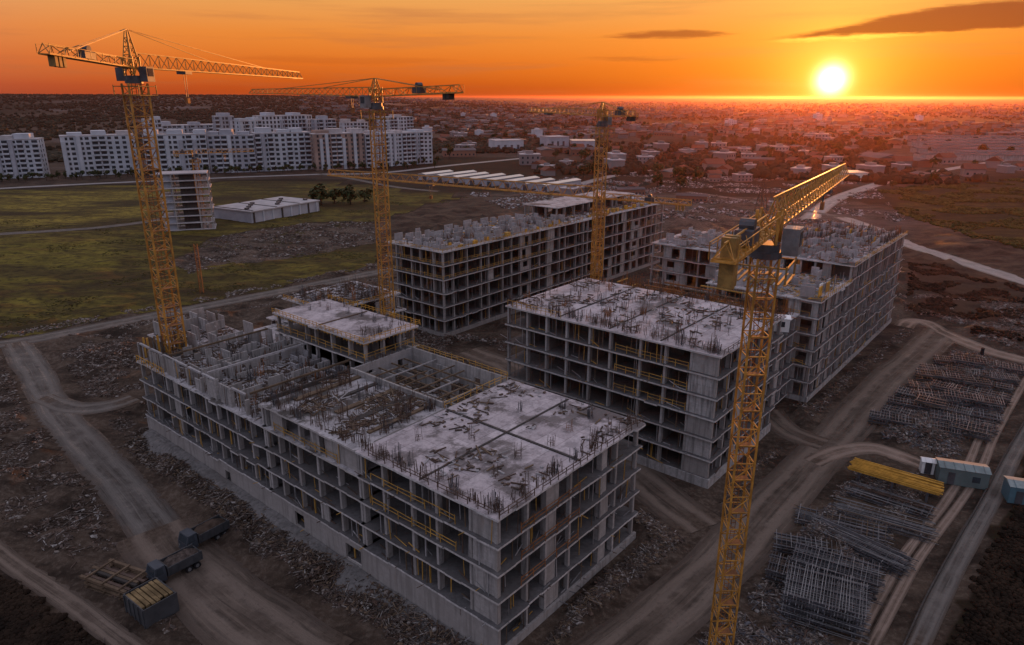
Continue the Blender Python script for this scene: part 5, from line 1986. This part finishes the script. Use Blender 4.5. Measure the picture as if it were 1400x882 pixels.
ORD = ('front', 'second', 'third', 'fourth', 'fifth', 'sixth', 'seventh', 'rear')
POSN = ('leftmost', 'second from the left', 'third from the left', 'rightmost')
for r__ in range(8):
    for c__ in range(4):
        f, g = (r__ + .5) / 8, (c__ + .5) / 4
        x0, x1 = 1188 + (1288 - 1188) * f, 1342 + (1398 - 1342) * f
        yy = 594 - (594 - 496) * f
        x = x0 + (x1 - x0) * g
        lk, mt = R.choice((('grey bar', ('steel', 'steel_pale', 'steel_pale')), ('rusty bar', ('steel', 'rust', 'steel_pale')), ('mixed steel', ('steel', 'steel_pale', 'timber'))))
        bar_stack('%s stack, %s in %s row of the upper yard' % (lk, POSN[c__], ORD[r__]), at(x, yy + 18 * (g - .5) + R.uniform(-2, 2)), rz + R.uniform(-.22, .22), R.uniform(4.6, 7.4), R.uniform(3.0, 4.2),
                  R.uniform(1.0, 2.4), 4, R.randrange(10, 15), mt, 'rows of stacks in the upper yard', seed=20 + r__ * 4 + c__)

yb = empty('beam_stack', at(1222, 668), rz - .12, 'stack of long bright yellow beams on dark trestles', 'stack')
for i in range(3):
    b = MB()
    x = -4.4 + i * 4.4
    for y in (-1.5, 1.5):
        b.box(x - .15, x + .15, y - .15, y + .15, 0, 1.7)
    b.box(x - .12, x + .12, -1.8, 1.8, 1.7, 1.9)
    b.build('trestle', M['steel'], yb)
for i in range(9):
    for kx in range(2):
        b = MB()
        b.bar((-5.9 + R.uniform(-.3, .3), -1.7 + i * .43, 2.0 + kx * .3), (5.9 + R.uniform(-.3, .3), -1.7 + i * .43 + R.uniform(-.2, .2), 2.0 + kx * .3 + R.uniform(0, .08)), .15, 0, .15)
        b.build('beam', M['timber_yellow'], yb)


def cabin(label, p, rotz, L, W, Hh, wall, roof, name='site_cabin'):
    root = empty(name, p, rotz, label, 'cabin')
    part_box('wall', -L / 2, L / 2, -W / 2, W / 2, .15, Hh, M[wall], root)
    b = MB()
    b.add([(-L / 2 - .15, -W / 2 - .15, Hh), (L / 2 + .15, -W / 2 - .15, Hh), (L / 2 + .15, W / 2 + .15, Hh), (-L / 2 - .15, W / 2 + .15, Hh),
           (-L / 2 - .15, 0, Hh + .35), (L / 2 + .15, 0, Hh + .35)], [(0, 1, 5, 4), (2, 3, 4, 5), (0, 4, 3), (1, 2, 5), (0, 3, 2, 1)])
    rf = b.build('roof', M[roof], root)
    for i in range(max(2, int(L / 1.1))):
        x = -L / 2 + (i + .5) * L / max(2, int(L / 1.1))
        r2 = MB()
        r2.bar((x, -W / 2 - .15, Hh + .03), (x, 0, Hh + .38), .06)
        r2.build('roof_rib', M[wall], rf)
    part_box('skid', -L / 2, L / 2, -W / 2 + .2, -W / 2 + .4, 0, .148, M['steel'], root)
    part_box('skid', -L / 2, L / 2, W / 2 - .4, W / 2 - .2, 0, .148, M['steel'], root)
    n = max(1, int(L / 2.2))
    for i in range(n):
        x = -L / 2 + (i + .5) * L / n
        if i == 0:
            part_box('door', x - .45, x + .45, -W / 2 - .05, -W / 2 - .004, .2, 2.1, M['steel'], root)
        else:
            w = part_box('window', x - .5, x + .5, -W / 2 - .05, -W / 2 - .004, 1.0, 1.9, M['glass'], root)
    return root


ca, cb_ = at(1282, 660), at(1334, 668)
rc = math.atan2(cb_.y - ca.y, cb_.x - ca.x)
cabin('grey-green site cabin with a pale roof beside the yard access road', at(1313, 658), rc, 6.3, 3.0, 2.7, 'cabin_green', 'cabin_roof')
cabin('blue site cabin with a pale roof at the right edge beyond the footpath', at(1402, 684), rc, 5.0, 3.0, 2.7, 'cabin_blue', 'cabin_roof')
cabin('small white cubicle left of the grey-green site cabin', at(1267, 645), rc, 1.7, 1.5, 2.1, 'white', 'white')
wc = uvw(113.2, 39.0, ZB2 + .02)
cabin('white site cabin on the concrete roof behind the near crane mast', (wc.x, wc.y, wc.z), PHI - rad(65), 7.4, 2.4, 2.4, 'white', 'white')

# post at the road fork
pp = at(1342, 489)
b = MB(); b.tube((0, 0, 0), (0, 0, 2.3), .42, 10, .34); b.tube((0, 0, 2.3), (0, 0, 2.45), .42, 10, .3)
tag(b.build('barrier_post', M['black'], None, pp), 'dark stubby post at the fork of the dirt road', 'post')


def skip(label, p, rotz, L, W, Hh, m_, load, seed=0):
    r_ = random.Random(seed)
    root = empty('skip', p, rotz, label, 'skip')
    b = MB()
    t = .1
    def ob(x0, x1, y0, y1, z0, z1): b.box(x0, x1, y0, y1, z0, z1)
    ob(-L / 2, L / 2, -W / 2, W / 2, .12, .25)
    ob(-L / 2, L / 2, -W / 2, -W / 2 + t, .251, Hh)
    ob(-L / 2, L / 2, W / 2 - t, W / 2, .251, Hh)
    ob(-L / 2, -L / 2 + t, -W / 2 + t + .002, W / 2 - t - .002, .251, Hh)
    ob(L / 2 - t, L / 2, -W / 2 + t + .002, W / 2 - t - .002, .251, Hh)
    b.build('body', M[m_], root)
    for s_ in (-1, 1):
        for i in range(5):
            x = -L / 2 + .2 + i * (L - .4) / 4
            part_box('side_rib', x - .06, x + .06, s_ * (W / 2 + .06) - .055, s_ * (W / 2 + .06) + .055, .2, Hh - .05, M[m_], root)
    part_box('skid', -L / 2, L / 2, -W / 2 + .2, -W / 2 + .4, 0, .118, M['steel'], root)
    part_box('skid', -L / 2, L / 2, W / 2 - .4, W / 2 - .2, 0, .118, M['steel'], root)
    if load:
        nb = 7
        for i in range(nb):
            y = -W / 2 + .3 + i * (W - .6) / (nb - 1)
            tag(part_box('timber_board', -L / 2 + .25 + r_.uniform(0, .4), L / 2 - .25 - r_.uniform(0, .5), y - .19, y + .19, Hh - .35 + r_.uniform(0, .1), Hh - .1 + r_.uniform(0, .2), M[load], root))
    return root


sk = PHI - rad(90)
skip('grey skip filled to the rim with yellowish boards, lowest of the bins at the left', at(211, 838), sk + .05, 4.4, 3.6, 2.5, 'bin', 'timber_worn', 1)


def truck(label, p, rotz, load, seed=0):
    """tipper truck, cab towards local -x"""
    root = empty('tipper_truck', p, rotz, label, 'truck')
    root.scale = (.86, .9, .95)
    b = MB(); b.box(-3.0, 3.1, -.45, .45, .75, 1.0); b.build('chassis', M['steel'], root)
    b = MB()
    b.add([(-3.4, -1.15, .7), (-1.75, -1.15, .7), (-1.75, 1.15, .7), (-3.4, 1.15, .7), (-3.4, -1.15, 1.7), (-1.75, -1.15, 1.7), (-1.75, 1.15, 1.7), (-3.4, 1.15, 1.7),
           (-3.05, -1.05, 2.75), (-1.8, -1.05, 2.75), (-1.8, 1.05, 2.75), (-3.05, 1.05, 2.75)],
          [(0, 3, 2, 1), (0, 1, 5, 4), (1, 2, 6, 5), (2, 3, 7, 6), (3, 0, 4, 7), (4, 5, 9, 8), (5, 6, 10, 9), (6, 7, 11, 10), (7, 4, 8, 11), (8, 9, 10, 11)])
    cab = b.build('cab', M['bin_blue'], root)
    b = MB()
    b.add([(-3.40, -.95, 1.78), (-3.40, .95, 1.78), (-3.10, .88, 2.62), (-3.10, -.88, 2.62)], [(0, 3, 2, 1)])
    b.build('windscreen', M['glass'], cab)
    for sy in (-1, 1):
        b = MB()
        b.add([(-3.1, sy * 1.155, 1.75), (-2.1, sy * 1.155, 1.75), (-2.15, sy * 1.075, 2.6), (-2.9, sy * 1.075, 2.6)], [(0, 1, 2, 3)])
        b.build('side_window', M['glass'], cab)
        b = MB(); b.box(-3.46, -3.41, sy * .85 - .16, sy * .85 + .16, .95, 1.2); b.build('headlight', M['steel_pale'], cab)
    b = MB()
    b.box(-3.5, -3.405, -1.15, 1.15, .5, .72); b.build('bumper', M['steel'], cab)
    b = MB()
    b.box(-1.6, 3.3, -1.2, 1.2, 1.05, 1.15)
    b.box(-1.6, 3.3, -1.25, -1.15, 1.151, 2.3)
    b.box(-1.6, 3.3, 1.15, 1.25, 1.151, 2.3)
    b.box(-1.6, -1.5, -1.149, 1.149, 1.151, 2.5)
    b.box(3.2, 3.3, -1.149, 1.149, 1.151, 2.1)
    body = b.build('tipper_body', M['bin'], root)
    for i in range(5):
        for sy in (-1, 1):
            part_box('side_rib', -1.3 + i * 1.1, -1.18 + i * 1.1, sy * 1.3 - .045, sy * 1.3 + .045, 1.15, 2.28, M['bin'], body)
    r_ = random.Random(seed)
    b = MB()
    n_, k_ = 9, 6
    for i in range(n_):
        for j in range(k_):
            e = min(i, n_ - 1 - i, 2) * .22 + min(j, k_ - 1 - j, 2) * .14
            b.v.append((-1.45 + 4.6 * i / (n_ - 1), -1.12 + 2.24 * j / (k_ - 1), 1.75 + e + r_.uniform(-.08, .08)))
    for i in range(n_ - 1):
        for j in range(k_ - 1):
            o_ = i * k_ + j
            b.f.append((o_, o_ + k_, o_ + k_ + 1, o_ + 1)); b.mi.append(0)
    b.build('load', M[load], root)
    for x in (-2.6, 1.3, 2.45):
        for sy in (-1, 1):
            w = MB(); w.tube((0, -.15, 0), (0, .15, 0), .5, 14)
            wo_ = w.build('wheel', M['black'], root, (x, sy * 1.0, .5))
            w = MB(); w.tube((0, -.165, 0), (0, .165, 0), .26, 10)
            w.build('rim', M['steel_pale'], wo_)
    return root


truck('blue-cabbed tipper truck parked right behind the skip of yellowish boards', at(243, 786), PHI + rad(2), 'rubble_dark', 2)
truck('lone dark tipper truck with a blue cab beside the ramp track', at(283, 742), PHI + rad(4), 'earth', 3)
ps = empty('plank_stack', at(163, 803), sk + .3, 'dark weathered stack of long planks left of the skip of yellowish boards', 'stack')
for k in range(6):
    if k % 2:
        for x in (-2.6, 0, 2.6):
            part_box('bearer', x - .1, x + .1, -1.9, 1.9, .1 + k * .3, .1 + k * .3 + .16, M['timber'], ps)
    else:
        for j in range(9):
            if k == 4 and j in (2, 6, 7):
                continue
            y = -1.75 + j * .42
            e = R.uniform(-.5, .5)
            part_box('plank', -3.6 + e, 3.6 + e + R.uniform(-.5, .3), y, y + .34, .1 + k * .3 - .04, .1 + k * .3 + .29, M[('timber', 'concrete_dark', 'timber', 'rust')[(j * 7 + k) % 4]], ps)

# low kerb wall beside the footpath, in short lengths
ln = smooth_line(px((1405, 570), (1372, 628), (1340, 688), (1300, 757), (1265, 822), (1232, 895)), 8)
kw = empty('boundary_wall', ln[0], 0, 'low pale boundary wall following the footpath at the lower right', 'wall')
for a, c in zip(ln[:-1], ln[1:]):
    b = MB()
    d = (c - a)
    b.bar(a - ln[0] + Vector((0, 0, .2)), c - ln[0] - d * .02 + Vector((0, 0, .2)), .16, 0, .5)
    b.build('wall_segment', M['concrete_dark'], kw)

# thin red lattice mast behind the front block
rp = at(277, 402)
rm = empty('lattice_mast', rp, .3, 'thin reddish lattice mast by the track behind the front block', 'mast')
rmesh = lattice_box(.9, 2.4, .12, .07).mesh('mast_section', M['rust_orange'])
for i in range(6):
    link('mast_section', rmesh, rm, (0, 0, i * 2.4))
pyl = at(1040, 292)
pr = empty('pylon', pyl, .4, 'dark lattice pylon on the plain left of the near jib', 'pylon')
for s_, (x, y) in enumerate(((-1, -1), (1, -1), (1, 1), (-1, 1))):
    b = MB()
    b.bar((x * 2.2, y * 2.2, 0), (x * .3, y * .3, 17), .28)
    b.build('leg', M['rust'], pr)
for i in range(6):
    z = 2 + i * 2.5
    w = 2.2 - 1.9 * z / 17
    b = MB()
    for p_, q_ in (((-w, -w), (w, -w)), ((w, -w), (w, w)), ((w, w), (-w, w)), ((-w, w), (-w, -w))):
        b.bar((*p_, z), (*q_, z), .16)
        b.bar((*p_, z), (q_[0] * .85, q_[1] * .85, z + 2.4), .12)
    b.build('brace', M['rust'], pr)
for z in (12.5, 15.5):
    b = MB(); b.bar((-4, 0, z), (4, 0, z), .22); b.build('cross_arm', M['rust'], pr)

# ------------------------------------------------------------------ air
hz = MB()
hz.box(-33000, 33000, -6000, 33000, -1.5, 70.5)
hm = bpy.data.materials.new('haze')
hm.use_nodes = True
t = hm.node_tree
t.nodes.clear()
vo = t.nodes.new('ShaderNodeVolumePrincipled')
vo.inputs['Color'].default_value = (.88, .36, .27, 1)
vo.inputs['Density'].default_value = HAZE_DENSITY
vo.inputs['Anisotropy'].default_value = 0.80
oo = t.nodes.new('ShaderNodeOutputMaterial')
t.links.new(vo.outputs[0], oo.inputs['Volume'])
tag(hz.build('haze', hm), kind='stuff')
